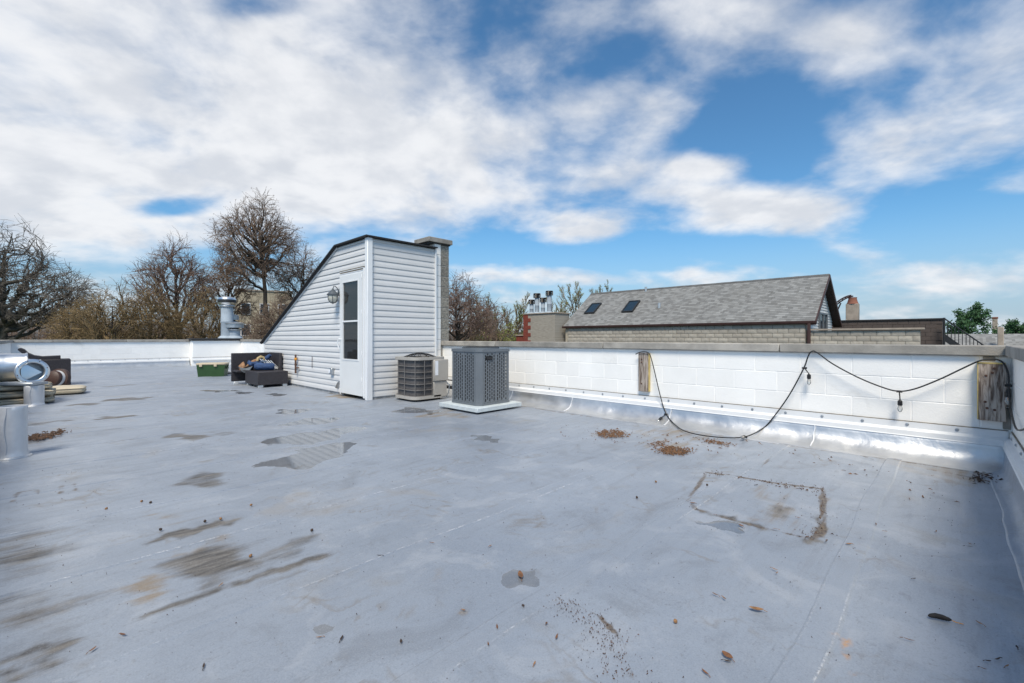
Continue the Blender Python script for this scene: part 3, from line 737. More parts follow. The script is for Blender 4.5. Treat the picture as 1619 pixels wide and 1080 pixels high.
# block pier behind the stair house
pier = thing('block_pier', 'tall narrow block pier, half white half bare split-face, beside stair house', 'pier', (5.12, 7.03, 0))
h0 = 2.865
z = 0; i = 0
while z < h0 - .02:
    hh = min(CH, h0 - z)
    MB().cbox(0, .148, 0, .4, z, z + hh - .004, .005).build('block', 'white_block', pier)
    if z > .95:
        me = MB().cbox(.151, .36, .012, .4, z, z + hh - .004, .012)
        me.build('split_face_block', 'split_block', pier)
    z += CH; i += 1
MB().box(.004, .35, .016, .39, 0, h0 - .01).build('pier_core', 'bare_block', pier)
MB().cbox(-.16, .40, -.05, .45, h0, h0 + .09, .008).build('coping_stone', 'coping', pier)
MB().box(-.12, .37, -.012, .41, h0 - .022, h0 - .002).build('flashing_strip', 'dark_metal', pier)

# wall lantern
L = oX(523, 466, 3.60)
lan = thing('wall_lantern', 'dark metal wall lantern with bowed glass left of the storm door', 'lantern', (HX - .02, L.y - .10, 1.88))
lan.scale = (.86, .86, .86)
MB().lathe([(0, .03), (.03, .028), (.045, .012), (.05, 0)], 16, M=Matrix.Scale(1.7, 4, (0, 0, 1)) @ Matrix.Rotation(R(-90), 4, 'Y')).build('back_plate', 'lantern_metal', lan)
MB().tube([(-.01, 0, .02), (-.05, .0, .09), (-.09, .0, .13), (-.125, 0, .12), (-.14, 0, .06)], .009, 8).build('arm', 'lantern_metal', lan)
C0 = (-.14, 0, 0)
MB().lathe([(.0, .085), (.012, .08), (.015, .06), (.03, .05), (.03, .04), (.075, .0), (.115, -.045), (.122, -.05), (.122, -.068), (.105, -.07)], 20, C0).build('hood', 'lantern_metal', lan)
MB().lathe([(.098, -.07), (.104, -.11), (.098, -.16), (.075, -.205), (.05, -.225)], 20, C0).build('glass', 'lamp_glass', lan)
for k in range(6):
    a = k * math.pi / 3; ca, sa = math.cos(a), math.sin(a)
    MB().tube([(C0[0] + ca * r, C0[1] + sa * r, zz_) for r, zz_ in ((.104, -.07), (.109, -.11), (.103, -.16), (.079, -.207), (.045, -.23))], .005, 5).build('cage_bar', 'lantern_metal', lan)
MB().lathe([(.055, -.222), (.05, -.235), (.012, -.245), (0, -.26)], 14, C0).build('finial', 'lantern_metal', lan)
MB().lathe([(.016, -.07), (.016, -.12), (.026, -.14), (.02, -.17), (0, -.18)], 10, C0).build('bulb', 'lit_white', lan)

# small fixtures on the door face
q = oX(527, 587, HX)
ob = thing('outlet_box', 'small grey weatherproof outlet box left of the door foot', 'outlet', (HX - .015, q.y, .42))
MB().cbox(-.05, 0, -.065, .05, -.055, .06, .005).build('box', 'galv', ob)
MB().cbox(-.062, -.05, -.01, .035, -.035, .035, .004).build('cover', 'sticker', ob)
q = oX(532, 608, HX)
sp_ = thing('vent_scoop', 'small grey metal scoop on the siding by the door foot', 'vent', (HX - .012, DY1 + .12, .17))
MB().add([(0, 0, .08), (0, -.06, .1), (-.01, .07, -.06), (-.06, .05, -.04), (-.05, -.02, .06), (0, .06, -.07)], [(0, 1, 4), (0, 4, 3, 2), (1, 4, 3, 5), (2, 3, 5)]).build('scoop', 'galv', sp_, smooth=0)
q = oX(472, 575, HX)
rp = thing('rusty_pipe', 'short rusty iron pipe stub standing against the siding', 'pipe', (HX - .06, q.y, .29))
MB().lathe([(.02, 0), (.02, .17), (.026, .172), (.026, .2), (.02, .202), (.02, .40)], 10, cap=True).build('pipe', 'rust', rp)
MB().tube([(0, 0, .12), (0, -.06, .12), (.03, -.1, .12)], .013, 8).build('tee', 'rust', rp)
MB().lathe([(.025, .28), (.03, .29), (.03, .32), (.025, .33)], 10).build('clip', 'orange', rp)
q = oX(495, 572, HX)
MB().tube([(0, 0, 0), (0, .003, .1), (0, -.002, .24)], .005, 6).build('thin_conduit', 'rust', None, (HX - .02, q.y, .435))
tag(bpy.data.objects['thin_conduit'], 'thin rusty rod on the siding between pipe stub and outlet box', 'rod')

# ------------------------------------------------------------------ older round-cornered condenser
def rrect(h, r, n=6):
    out = []
    for (cx, cy, a0) in ((h - r, h - r, 0), (-h + r, h - r, 90), (-h + r, -h + r, 180), (h - r, -h + r, 270)):
        for i in range(n + 1):
            a = R(a0 + 90 * i / n); out.append((cx + r * math.cos(a), cy + r * math.sin(a)))
    return out
def ring(mb, h, r, z0, z1, t, n=6):
    o, i_ = rrect(h, r, n), rrect(h - t, max(r - t, .01), n); N = len(o)
    V = [(*p, z0) for p in o] + [(*p, z1) for p in o] + [(*p, z1) for p in i_] + [(*p, z0) for p in i_]
    Fc = []
    for k in range(N):
        k2 = (k + 1) % N
        for s_ in range(4): Fc.append((s_ * N + k, s_ * N + k2, ((s_ + 1) % 4) * N + k2, ((s_ + 1) % 4) * N + k))
    return mb.add(V, Fc)
a1c = (4.44, 6.52)
ac = thing('condenser_unit', 'older tan round-cornered air conditioner condenser against the white siding', 'condenser', (*a1c, .02))
h = .325
MB().prism(rrect(.30, .12), 2, .06, .66).build('coil', 'ac_coil', ac, smooth=30)
MB().prism(rrect(.335, .14), 2, .015, .065).build('base_pan', 'ac_tan', ac, smooth=30)
ring(MB(), .335, .14, .66, .705, .10).build('top_rim', 'ac_tan', ac, smooth=30)
for i in range(7): ring(MB(), h, .135, .065 + i * .098, .0715 + i * .098, .02).build('guard_bar', 'ac_grid', ac, smooth=30)
pp = rrect(h, .135, 3)
for (x, y) in [(-h, -.04), (-h, .15), (-.13, -h), (.02, -h), (-.285, -.285)]:
    nrm = Vector((x, y)).normalized() * .004
    MB().box(x - .004 + nrm.x, x + .004 + nrm.x, y - .004 + nrm.y, y + .004 + nrm.y, .066, .66).build('guard_bar', 'ac_grid', ac)
sp2 = MB().cbox(.04, .345, -.355, .0, .30, .66, .01).build('service_panel', 'ac_tan', ac)
MB().cbox(.05, .325, -.335, -.0, .03, .298, .008).build('lower_panel', 'ac_tan', ac)
MB().box(.065, .125, -.3585, -.3555, .40, .64).build('label_sticker', 'sticker', ac)
MB().lathe([(.27, .66), (.27, .69)], 24, cap=True).build('fan_well', 'dark_metal', ac)
fg = MB()
for r_ in (.08, .13, .18, .23, .275):
    zc = .77 - r_ * r_ * .9
    fg.tube([(r_ * math.cos(t * .2618), r_ * math.sin(t * .2618), zc) for t in range(25)], .005, 5, False)
for k in range(12):
    a = k * math.pi / 6
    fg.tube([(r_ * math.cos(a), r_ * math.sin(a), .77 - r_ * r_ * .9) for r_ in (.04, .15, .28)], .005, 5)
fg.lathe([(.06, .765), (.06, .775), (0, .778)], 14)
fg.build('fan_guard', 'dark_metal', ac)
for (x, y) in ((-.2, -.2), (.2, -.2), (-.2, .2), (.2, .2)): MB().cbox(x - .05, x + .05, y - .05, y + .05, -.02, .018, .005).build('foot', 'black_rubber', ac)

# grey condenser with slotted louvre panels on a pad
pad = MB().cbox(4.06, 4.95, 4.60, 5.47, .025, .085, .006).build('equipment_pad', 'pad_white')
tag(pad, 'pale grey equipment pad under the grey slotted condenser', 'pad')
for (x, y) in ((4.2, 4.75), (4.8, 4.75), (4.2, 5.3), (4.8, 5.3)): MB().box(x - .06, x + .06, y - .06, y + .06, 0, .026).build('pad_foot', 'black_rubber', pad)
g2 = thing('condenser_unit', 'newer grey condenser with slotted louvre panels on a pale pad', 'condenser', (4.53, 5.055, .087))
h = .33; c_ = .07; z0, z1 = .03, .79
oct_ = lambda q, c2: [(q, -q + c2), (q, q - c2), (q - c2, q), (-q + c2, q), (-q, q - c2), (-q, -q + c2), (-q + c2, -q), (q - c2, -q)]
MB().prism(oct_(h - .03, c_), 2, z0, z1 - .02).build('coil', 'ac_fin', g2, smooth=0)
MB().prism(oct_(h + .012, c_), 2, z1 - .03, z1 + .012).build('top_cover', 'ac_gray', g2, smooth=0)
MB().prism(oct_(h + .008, c_), 2, 0.0, z0).build('base_pan', 'ac_gray', g2, smooth=0)
ringm = MB(); ringm.lathe([(.28, z1 + .012), (.28, z1 + .03), (.265, z1 + .03), (.265, z1 + .012)], 28); ringm.build('fan_ring', 'ac_gray', g2)
fg = MB()
for r_ in (.06, .12, .18, .23, .27): fg.tube([(r_ * math.cos(t * .2618), r_ * math.sin(t * .2618), z1 + .035) for t in range(25)], .004, 4, False)
for k in range(8): fg.tube([(0, 0, z1 + .035), (.27 * math.cos(k * .785), .27 * math.sin(k * .785), z1 + .035)], .004, 4)
fg.build('fan_guard', 'dark_metal', g2)
for (sx, sy) in ((-1, -1), (1, -1), (-1, 1), (1, 1)):     # corner posts
    b = MB(); o, i_ = h + .004, h - .02
    p = [(sx * (o - c_), sy * o), (sx * o, sy * (o - c_)), (sx * i_, sy * (o - c_)), (sx * (o - c_), sy * i_)]
    e = .035
    p = [(sx * (o - c_ - e), sy * o), (sx * (o - c_), sy * o), (sx * o, sy * (o - c_)), (sx * o, sy * (o - c_ - e)), (sx * (o - .012), sy * (o - c_ - e)), (sx * (o - .012), sy * (o - c_ - .004)), (sx * (o - c_ - .004), sy * (o - .012)), (sx * (o - c_ - e), sy * (o - .012))]
    b.prism(p, 2, z0, z1 - .03); b.build('corner_post', 'ac_gray', g2, smooth=0)
def louvre(width):                                         # slotted sheet in xz, x from 0 to width
    b = MB(); nc = 5; cw = width / nc; sw = cw * .48; H0, H1 = z0 + .001, z1 - .031
    hts = (H1 - H0 - .05) / 13
    for c in range(nc + 1):
        xa = 0 if c == 0 else c * cw - (cw - sw) / 2; xb = width if c == nc else c * cw + (cw - sw) / 2
        b.box(xa, xb, 0, .006, H0, H1)
    for c in range(nc):
        xa = c * cw + (cw - sw) / 2; sh = (c % 2) * hts / 2
        b.box(xa, xa + sw, 0.0005, .0055, H0, H0 + .02 + (sh if sh else 0)); b.box(xa, xa + sw, .0005, .0055, H1 - .02 - (hts / 2 - sh), H1)
        for r in range(1, 13): b.box(xa, xa + sw, .0005, .0055, H0 + .022 + r * hts + sh - .006, H0 + .022 + r * hts + sh + .006)
    return b.mesh('louvre_panel', 'ac_gray', 0)
pw = (2 * (h - c_) - .07 - .03) / 2
lm = louvre(pw)
for f in range(4):
    rot = f * math.pi / 2
    for j in (0, 1):
        x = -(h - c_) + .035 + j * (pw + .03)
        q = Matrix.Rotation(rot, 4, 'Z') @ Vector((x, -h + .0, 0)); put('louvre_panel', lm, g2, q, (0, 0, rot))
    q = MB(Matrix.Rotation(rot, 4, 'Z')); q.box(-.015, .015, -h - .004, -h + .012, z0, z1 - .03); q.build('mid_rail', 'ac_gray', g2, smooth=0)
MB().cbox(-.20, -.075, -h - .012, -h - .001, .645, .70, .012).build('badge', 'black_rubber', g2)

# pipes and cables between the units
cl = thing('line_set', 'black insulated pipes and cables running between the two condensers', 'pipes', (4.86, 5.75, 0))
def lt(pts, r, m, nm): MB(Matrix.Translation((-4.86, -5.75, 0))).tube(pts, r, 8).build(nm, m, cl)
lt([(4.79, 6.35, .20), (4.85, 6.1, .19), (4.9, 5.9, .2), (4.92, 5.7, .22), (4.9, 5.45, .24)], .028, 'black_rubber', 'insulated_pipe')
lt([(4.79, 6.4, .32), (4.95, 6.1, .30), (5.0, 5.85, .24), (4.93, 5.5, .20)], .011, 'black_rubber', 'cable')
lt([(4.88, 5.46, .45), (4.86, 5.55, .52), (4.88, 5.68, .50), (4.9, 5.72, .38), (4.9, 5.74, .04)], .018, 'black_rubber', 'insulated_pipe')
lt([(4.92, 5.47, .4), (4.9, 5.58, .46), (4.93, 5.66, .40), (4.94, 5.68, .05)], .012, 'galv', 'conduit')
lt([(4.78, 6.25, .30), (4.8, 6.16, .24), (4.81, 6.2, .1), (4.8, 6.25, .03)], .010, 'galv', 'conduit')
MB(Matrix.Translation((-4.86, -5.75, 0))).cbox(4.84, 4.98, 5.6, 5.8, .0, .07, .02).build('pipe_boot', 'foil', cl)

# ------------------------------------------------------------------ wrapped vent pipes at the left
def vent(label, c, r, h):
    v = thing('vent_pipe', label, 'vent pipe', (c.x, c.y, 0), 0)
    rows = []
    for i in range(15):
        z = h * i / 14; rr = r * (1 + (.16 if i == 0 else .05 if i == 1 else 0)); row = []
        for k in range(33):
            a = 6.28319 * (k % 32) / 32; q = rr * (1 + .03 * nz(math.cos(a) * 2, math.sin(a) * 2, z * 6 + c.y) + .012 * nz(math.cos(a) * 6, math.sin(a) * 6, z * 14))
            row.append((q * math.cos(a), q * math.sin(a), z))
        rows.append(row)
    top = [(.93 * r * math.cos(6.28319 * k / 32), .93 * r * math.sin(6.28319 * k / 32), h + .004) for k in range(33)]
    low = [(.88 * r * math.cos(6.28319 * k / 32), .88 * r * math.sin(6.28319 * k / 32), h - .12) for k in range(33)]
    MB().grid(rows + [top, low]).build('wrapped_sleeve', 'pipe_wrap', v, smooth=60)
    MB().tube([(-r * .35 + .01 * math.sin(i), -r * .95 - .004, h * i / 8) for i in range(9)], .003, 5).build('foil_seam', 'pipe_wrap', v)
    MB().lathe([(r * 1.0, .025), (r * 1.1, .012), (r * 1.28, .005), (r * 1.32, -.004)], 24).build('foot_flange', 'foil', v)
    return v
vent('foil-wrapped vent pipe nearest the camera, cut by the left edge', fl(18, 722), .10, .445)
vp2 = fl(54, 641)
vent('smaller foil-wrapped vent pipe in front of the cushion stack', vp2, .112, .31)
pl = MB(Matrix.Translation((vp2.x, vp2.y, .315)) @ Matrix.Rotation(R(0), 4, 'Z'))
pl = MB(); pl.cbox(-.42, .10, -.12, .12, 0, .045, .008)
po = pl.build('metal_tray', 'galv', None, (vp2.x, vp2.y, .318), (0, 0, A - R(90)))
tag(po, 'flat galvanized sheet piece lying across the smaller vent pipe', 'sheet metal')

# ------------------------------------------------------------------ patio furniture and leftovers at the left
def sgnp(v, e): return math.copysign(abs(v) ** e, v)
def pillow(lx, ly, lz, e1=.55, e2=.22, wr=.012, seed=0, nu=40, nv=16):
    rows = []
    for j in range(nv + 1):
        v = -math.pi / 2 + math.pi * j / nv; row = []
        for i in range(nu + 1):
            u = 2 * math.pi * (i % nu) / nu
            x = lx * sgnp(math.cos(v), e1) * sgnp(math.cos(u), e2); y = ly * sgnp(math.cos(v), e1) * sgnp(math.sin(u), e2); z = lz * sgnp(math.sin(v), e1 * 1.1)
            k = wr * nz(x * 4 + seed, y * 4, z * 6); crown = 1 + .12 * (1 - (x / lx) ** 2) * (1 - (y / ly) ** 2)
            row.append((x * (1 + k), y * (1 + k), z * crown + k))
        rows.append(row)
    return MB().grid(rows)
def cushion(label, loc, lx, ly, lz, rz, seed, tilt=0.0):
    t = thing('seat_cushion', label, 'cushion', loc, rz, 'beige seat cushions piled by the left edge')
    t.rotation_euler = (0, tilt, rz)
    c = pillow(lx, ly, lz, seed=seed).build('cover', 'cushion', t, smooth=70)
    pts = [(lx * 1.0 * sgnp(math.cos(a), .22), ly * sgnp(math.sin(a), .22), 0) for a in [6.28319 * i / 48 for i in range(49)]]
    for zz_ in (-lz * .45, lz * .45):
        MB().tube([(p[0], p[1], zz_) for p in pts], .006, 5, False).build('piping', 'piping', t)
    return t
cushion('bottom beige cushion of the stack behind the smaller vent pipe', (-.33, 10.62, .056), .39, .33, .052, .02, 1)
cushion('middle beige cushion of the stack behind the smaller vent pipe', (-.32, 10.66, .165), .395, .33, .053, -.03, 5)
cushion('top beige cushion of the stack, under the metal duct', (-.35, 10.70, .272), .38, .33, .052, .04, 9)
cushion('single beige cushion lying flat on the roof right of the stack', (.19, 11.86, .075), .30, .27, .07, -.1, 13)

hd = thing('duct_elbow', 'shiny sheet-metal duct elbow with round flange lying on the cushions', 'duct', (-.3, 10.62, .33))
MB().lathe([(.215, -.32), (.227, -.30), (.23, .0), (.225, .22), (.237, .24), (.237, .255), (.215, .24), (.21, -.3)], 40, (-.20, .32, .235), Matrix.Rotation(R(90), 4, 'Y')).build('drum', 'chrome', hd, smooth=50)
MB().lathe([(0, -.31), (.225, -.31)], 40, (-.20, .32, .235), Matrix.Rotation(R(90), 4, 'Y')).build('drum_end', 'chrome', hd)
TM = Matrix.Rotation(R(12), 4, 'Z') @ Matrix.Rotation(R(83), 4, 'X')
FC = (.12, -.22, .185)
MB().lathe([(.142, -.02), (.142, .0), (.150, .006), (.196, .0), (.2, -.006), (.196, -.012), (.150, -.006)], 40, FC, TM).build('flange', 'chrome', hd, smooth=50)
MB().lathe([(.14, 0), (.135, -.06), (.15, -.16), (.155, -.20), (.0, -.21)], 40, FC, TM).build('neck', 'galv', hd, smooth=50)
cn = MB(); n = 28
tip = TM @ Vector((.11, -.015, -.02)) + Vector(FC)
base = [TM @ Vector((.05 * math.cos(6.28319 * k / n) - .07, .125 * math.sin(6.28319 * k / n), -.05)) + Vector(FC) for k in range(n)]
cn.add([tuple(tip)] + [tuple(p) for p in base], [(0, 1 + k, 1 + (k + 1) % n) for k in range(n)])
cn.build('inner_cone', 'chrome', hd, smooth=50)
for k in range(8):
    a = k * .785 + .3; p = TM @ Vector((.173 * math.cos(a), .173 * math.sin(a), .006)) + Vector(FC)
    MB().lathe([(0, .006), (.006, .004), (.008, 0)], 8, tuple(p), TM).build('rivet', 'rust', hd)

wk = thing('wicker_chair', 'overturned black wicker chair behind the metal duct', 'chair', (-.12, 14.0, 0))
MB().cbox(0, .46, 0, .62, .0, .575, .012).build('side_panel', 'wicker', wk)
MB().cbox(-.42, -.003, .05, .60, .02, .50, .012).build('seat_box', 'wicker', wk)
top = [(-.30, .83), (-.25, .80), (-.19, .72), (-.10, .665), (.02, .64), (.30, .65)]
bot = [(.30, .578), (.0, .578), (-.12, .578), (-.22, .62), (-.28, .72), (-.34, .79), (-.335, .82)]
MB().prism(top + bot, 1, .06, .56).build('backrest', 'wicker', wk, smooth=30)
bp = thing('plastic_planter', 'brown round plastic planter lying on its side beside the wicker chair', 'planter', (.10, 13.2, .0))
TM = Matrix.Rotation(R(-42), 4, 'Z') @ Matrix.Rotation(R(80), 4, 'X')
MB().lathe([(.0, .1), (.135, .1), (.15, .085), (.155, .03)], 32, (0, 0, .21), TM).build('base', 'brown_plastic', bp, smooth=50)
MB().lathe([(.15, .03), (.165, -.02)], 32, (0, 0, .21), TM).build('band', 'pale_plastic', bp)
MB().lathe([(.165, -.02), (.205, -.03), (.21, -.10), (.19, -.11), (.0, -.105)], 32, (0, 0, .21), TM).build('rim', 'brown_plastic', bp, smooth=50)

# green cooler
co = thing('cooler', 'green plastic cooler with beige lid on the roof near the far wall', 'cooler', (3.13, 14.45, 0), R(-28))
def frustum(x0, x1, y0, y1, x0t, x1t, y0t, y1t, z0, z1):
    return MB().add([(x0, y0, z0), (x1, y0, z0), (x1, y1, z0), (x0, y1, z0), (x0t, y0t, z1), (x1t, y0t, z1), (x1t, y1t, z1), (x0t, y1t, z1)],
                    [(3, 2, 1, 0), (4, 5, 6, 7), (0, 1, 5, 4), (1, 2, 6, 5), (2, 3, 7, 6), (3, 0, 4, 7)])
frustum(-.30, .30, -.18, .18, -.33, .33, -.20, .20, .0, .31).build('tub', 'cooler_green', co, smooth=0)
MB().cbox(-.345, .345, -.215, .215, .312, .365, .018).build('lid', 'cooler_tan', co)
for x in (-.26, .08): MB().cbox(x, x + .07, -.235, -.2, .27, .33, .006).build('latch', 'cooler_tan', co)
for s_ in (-1, 1):
    q = MB(); q.cbox(min(s_ * .33, s_ * .36), max(s_ * .33, s_ * .36), -.09, .09, .2, .235, .008); q.cbox(min(s_ * .325, s_ * .35), max(s_ * .325, s_ * .35), -.09, -.065, .2, .29, .006); q.cbox(min(s_ * .325, s_ * .35), max(s_ * .325, s_ * .35), .065, .09, .2, .29, .006)
    q.build('handle', 'cooler_green', co)
# folded pale cloth / bag behind the cooler
sk = pillow(.16, .12, .05, wr=.1, seed=4).build('crumpled_sheet', 'white_metal', None, (3.62, 14.9, .05))
tag(sk, 'crumpled pale sheet on the roof between cooler and wicker bench', 'sheet')

# wicker corner bench against the stair house
be = thing('wicker_bench', 'dark brown wicker corner bench standing against the stair house siding', 'bench', (3.04, 10.35, 0))
MB().cbox(0, .60, 0, .88, .05, .325, .008).build('seat_box', 'wicker', be)
MB().cbox(-.16, .60, .885, 1.24, .285, .325, .006).build('seat_deck', 'wicker', be)
MB().cbox(-.17, .64, 1.245, 1.31, .06, .70, .008).build('backrest', 'wicker', be)
MB().cbox(.603, .655, .52, 1.242, .06, .705, .008).build('side_rest', 'wicker', be)
MB().cbox(-.165, -.12, .885, 1.242, .06, .284, .006).build('end_panel', 'wicker', be) if False else None
for (x, y) in ((.02, .02), (.50, .02), (.02, .78), (-.15, 1.15), (.5, 1.2)): MB().cbox(x, x + .09, y, y + .05, 0, .055, .004).build('foot', 'leg_alu', be)
fc = thing('folding_chair', 'blue folded camping chair heaped on the wicker bench', 'folding chair', (3.34, 10.95, .33))
MB().tube([(-.19, .02, .09), (-.14, .0, .085), (.0, -.07, .08), (.14, -.12, .075), (.17, -.125, .07)], [.05, .082, .078, .082, .06], 14).build('rolled_seat', 'blue_fabric', fc)
pillow(.12, .10, .06, wr=.15, seed=3).build('back_fabric', 'blue_fabric', fc, (-.16, .14, .12), (.4, .3, .2))
MB().tube([(.02, .32, .12), (.10, .30, .2), (.16, .26, .27), (.2, .22, .33)], [.05, .06, .05, .035], 10).build('arm_fabric', 'blue_fabric', fc)
for i in range(5):
    MB().tube([(-.02 + .05 * i, .22 - .02 * i, .24 - .01 * i), (.16 + .04 * i, -.10 + .03 * i, .012)], .009, 6).build('leg', 'leg_alu', fc)
MB().tube([(.0, .2, .2), (.25, .05, .1)], .009, 6).build('cross_bar', 'leg_alu', fc)
MB().tube([(-.12, .06, .2), (-.1, .08, .26), (-.04, .1, .29), (.02, .1, .27), (.03, .08, .22)], [.02, .03, .035, .03, .02], 8).build('strap', 'tan_fabric', fc)
rg = thing('rag_heap', 'grey and orange crumpled rags on the left of the wicker bench', 'rags', (3.05, 11.33, .327))
pillow(.15, .16, .03, wr=.25, seed=8).build('grey_rag', 'grey_fabric', rg, (.06, .02, .03))
for i, (x, y) in enumerate(((-.02, .1), (.08, .08), (.2, .06))): pillow(.055, .06, .022, wr=.3, seed=20 + i).build('orange_rag', 'orange_fabric', rg, (x, y, .075 + .01 * i), (.1, .2 * i, .5 * i))

# ------------------------------------------------------------------ wood blocks on the parapet and string lights
wb = thing('wood_block', 'weathered board with yellow cut edge bolted halfway along the long parapet', 'board', (XW - .002, 2.78, .365))
MB().cbox(-.045, -.001, -.06, .08, 0, .49, .004).build('board', 'old_wood', wb)
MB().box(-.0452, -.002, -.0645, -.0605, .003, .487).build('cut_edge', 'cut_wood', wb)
for z in (.10, .37, .41): MB().lathe([(0, .008), (.008, .006), (.011, 0)], 10, (-.046, .035, z), Matrix.Rotation(R(-90), 4, 'Y')).build('bolt', 'rust', wb)
wb2 = thing('wood_block', 'thick weathered wood block with cord over its top in the right corner', 'board', (XW - .002, -.25, .385))
MB().cbox(-.075, -.001, -.075, .078, 0, .455, .004).build('board', 'old_wood', wb2)
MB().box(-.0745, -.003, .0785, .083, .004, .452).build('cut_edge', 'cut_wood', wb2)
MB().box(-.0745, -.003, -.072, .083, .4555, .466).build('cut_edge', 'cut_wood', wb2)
for (y, z) in ((.035, .36), (.0, .385), (.04, .15), (-.012, .09), (.03, .1), (-.01, .42)): MB().lathe([(0, .006), (.007, .005), (.0095, 0)], 10, (-.076, y, z), Matrix.Rotation(R(-90), 4, 'Y')).build('bolt', 'rust', wb2)

XS = XW - .072
FOIL = [(-.030, .215), (-.056, .155), (-.066, .118), (-.086, .082), (-.120, .048), (-.165, .024), (-.21, .012), (-.25, .009), (-.268, .009), (-6, 0)]
def foil_z(X):
    y = X - XW
    for (a, za), (b, zb_) in zip(FOIL[:-1], FOIL[1:]):
        if b <= -abs(y) <= a: return zb_ + (za - zb_) * (-abs(y) - b) / (a - b)
    return .215
def cord_pt(px, py, X=XS):
    p = oX(px, py, X)
    if p.z < .21:                                       # below the flashing the cord lies against the foil, then on the roof
        d = ray(px, py); k = (X - .6) / d.x
        while k < X / d.x:
            q = CAM + d * k
            if q.z < foil_z(q.x) + .016: break
            k += .002
        p = CAM + d * k
    return p
def smooth_path(pts, n=6):
    out = []
    for i in range(len(pts) - 1):
        p0, p1, p2, p3 = pts[max(i - 1, 0)], pts[i], pts[i + 1], pts[min(i + 2, len(pts) - 1)]
        for k in range(n):
            t = k / n
            out.append(.5 * ((2 * p1) + (-p0 + p2) * t + (2 * p0 - 5 * p1 + 4 * p2 - p3) * t * t + (-p0 + 3 * p1 - 3 * p2 + p3) * t ** 3))
    return out + [pts[-1]]
raw = [(1005, 560), (1012, 557), (1021, 556.5), (1027, 560), (1031, 572), (1035, 588), (1044, 626), (1053, 654), (1069, 673), (1090, 684), (1132, 691), (1176, 691), (1205, 678),
       (1221, 662), (1247, 626), (1270, 584), (1277.6, 563.6), (1283, 556), (1291, 557), (1316, 575), (1355, 596), (1394, 612), (1420, 618.5), (1446, 615), (1485, 600), (1523, 582), (1549, 570.5), (1566, 568.5), (1576, 568.5)]
pts = []
for i, (x, y) in enumerate(raw):
    X = XS
    if i < 5: X = XW - .062
    if i >= 26: X = XW - .088
    pts.append(cord_pt(x, y, X))
last = pts[-1]
for (dx, yy, zz_) in ((0, YN + .05, .848), (-.03, YN + .028, .77), (-.06, YN + .026, .66), (-.14, YN + .026, .56), (-.30, YN + .028, .49), (-.7, YN + .028, .43), (-1.6, YN + .026, .60)):
    pts.append(Vector((XW - .085 + dx, yy, zz_)))
sl_ = thing('string_lights', 'black outdoor string light cord with clear bulbs draped along the parapet', 'string lights', tuple(pts[0]))
Mt = Matrix.Translation(-pts[0])
MB(Mt).tube(smooth_path(pts), .0062, 8).build('cord', 'black_rubber', sl_)
def lampholder(top, tip, node):
    top, tip, node = Vector(top), Vector(tip), Vector(node)
    d = (tip - top).normalized()
    so = MB(Mt); so.tube([node, node.lerp(top, .5) + Vector((-.003, 0, 0)), top], .005, 6)
    so.tube([node + Vector((0, .02, 0)), node + Vector((0, -.02, 0))], .010, 8)
    so.tube([top, top + d * .008, top + d * .012, top + d * .045, top + d * .05], [.007, .013, .017, .018, .016], 12)
    s_o = so.build('socket', 'black_rubber', sl_)
    b0 = top + d * .05
    MB(Mt).tube([b0, b0 + d * .012, b0 + d * .03, b0 + d * .05, b0 + d * .06], [.011, .015, .019, .014, .004], 12).build('bulb', 'bulb_glass', s_o)
    MB(Mt).tube([b0 + d * .002, b0 + d * .03], [.004, .0025], 6).build('filament', 'orange', s_o)
def onw(px, py, X=XS): return oX(px, py, X)
p = cord_pt(1053, 655); lampholder(p + Vector((-.03, .035, -.035)), p + Vector((-.085, .09, -.12)), p)
p = cord_pt(1178, 691); lampholder(p + Vector((-.02, 0, .008)), p + Vector((-.07, -.004, .012)), p)
p = cord_pt(1272, 582); q = onw(1279, 591); lampholder(q, q + Vector((0, 0, -.1)), p)
p = cord_pt(1422, 619); q = onw(1423, 632); lampholder(q, q + Vector((0, 0, -.1)), p)
p = Vector((XW - .135, YN + .028, .68)); lampholder(p + Vector((-.008, .004, -.04)), p + Vector((-.012, .004, -.15)), p)

# ------------------------------------------------------------------ debris
def chips(name, label, cat, poly, n, mt, l0, l1, thick=.004, pile=.012, edge=.25):
    Q = floor_poly(poly); lo, hi = Q.min(0) - .08, Q.max(0) + .08; out = []; V = []; Fc = []
    c = Q.mean(0)
    while len(out) < n:
        p = rng.uniform(lo, hi, (n, 2)); s_ = sdf_poly(p, Q)
        keep = p[(s_ < -.01) & (rng.random(n) < .9) | ((s_ < .09 * rng.random(n) ** 2.5) & (rng.random(n) < .28))]
        out += list(keep)
    for p in out[:n]:
        a = rng.uniform(0, 6.28); l = l0 + (l1 - l0) * rng.random() ** 1.8; w = l * rng.uniform(.12, .32); tl = rng.uniform(-.35, .35); z = rng.uniform(.002, pile)
        ca, sa = math.cos(a), math.sin(a); k = len(V)
        for (u, w_, zz_) in ((-l, -w, 0), (l, -w * .5, l * tl), (l, w * .5, l * tl), (-l, w, 0), (0, 0, thick + abs(l * tl))):
            V.append((p[0] + u / 2 * ca - w_ / 2 * sa, p[1] + u / 2 * sa + w_ / 2 * ca, z + max(zz_, -.0)))
        Fc += [(k, k + 1, k + 4), (k + 1, k + 2, k + 4), (k + 2, k + 3, k + 4), (k + 3, k, k + 4)]
    return tag(put(name, np_mesh(name, V, Fc, mt, False)), label, cat, None, 'stuff')
chips('debris_pile', 'oval patch of brown leaf litter nearest the long parapet flashing', 'leaf litter', ell(966, 687, 23, 6), 520, 'mulch', .012, .04)
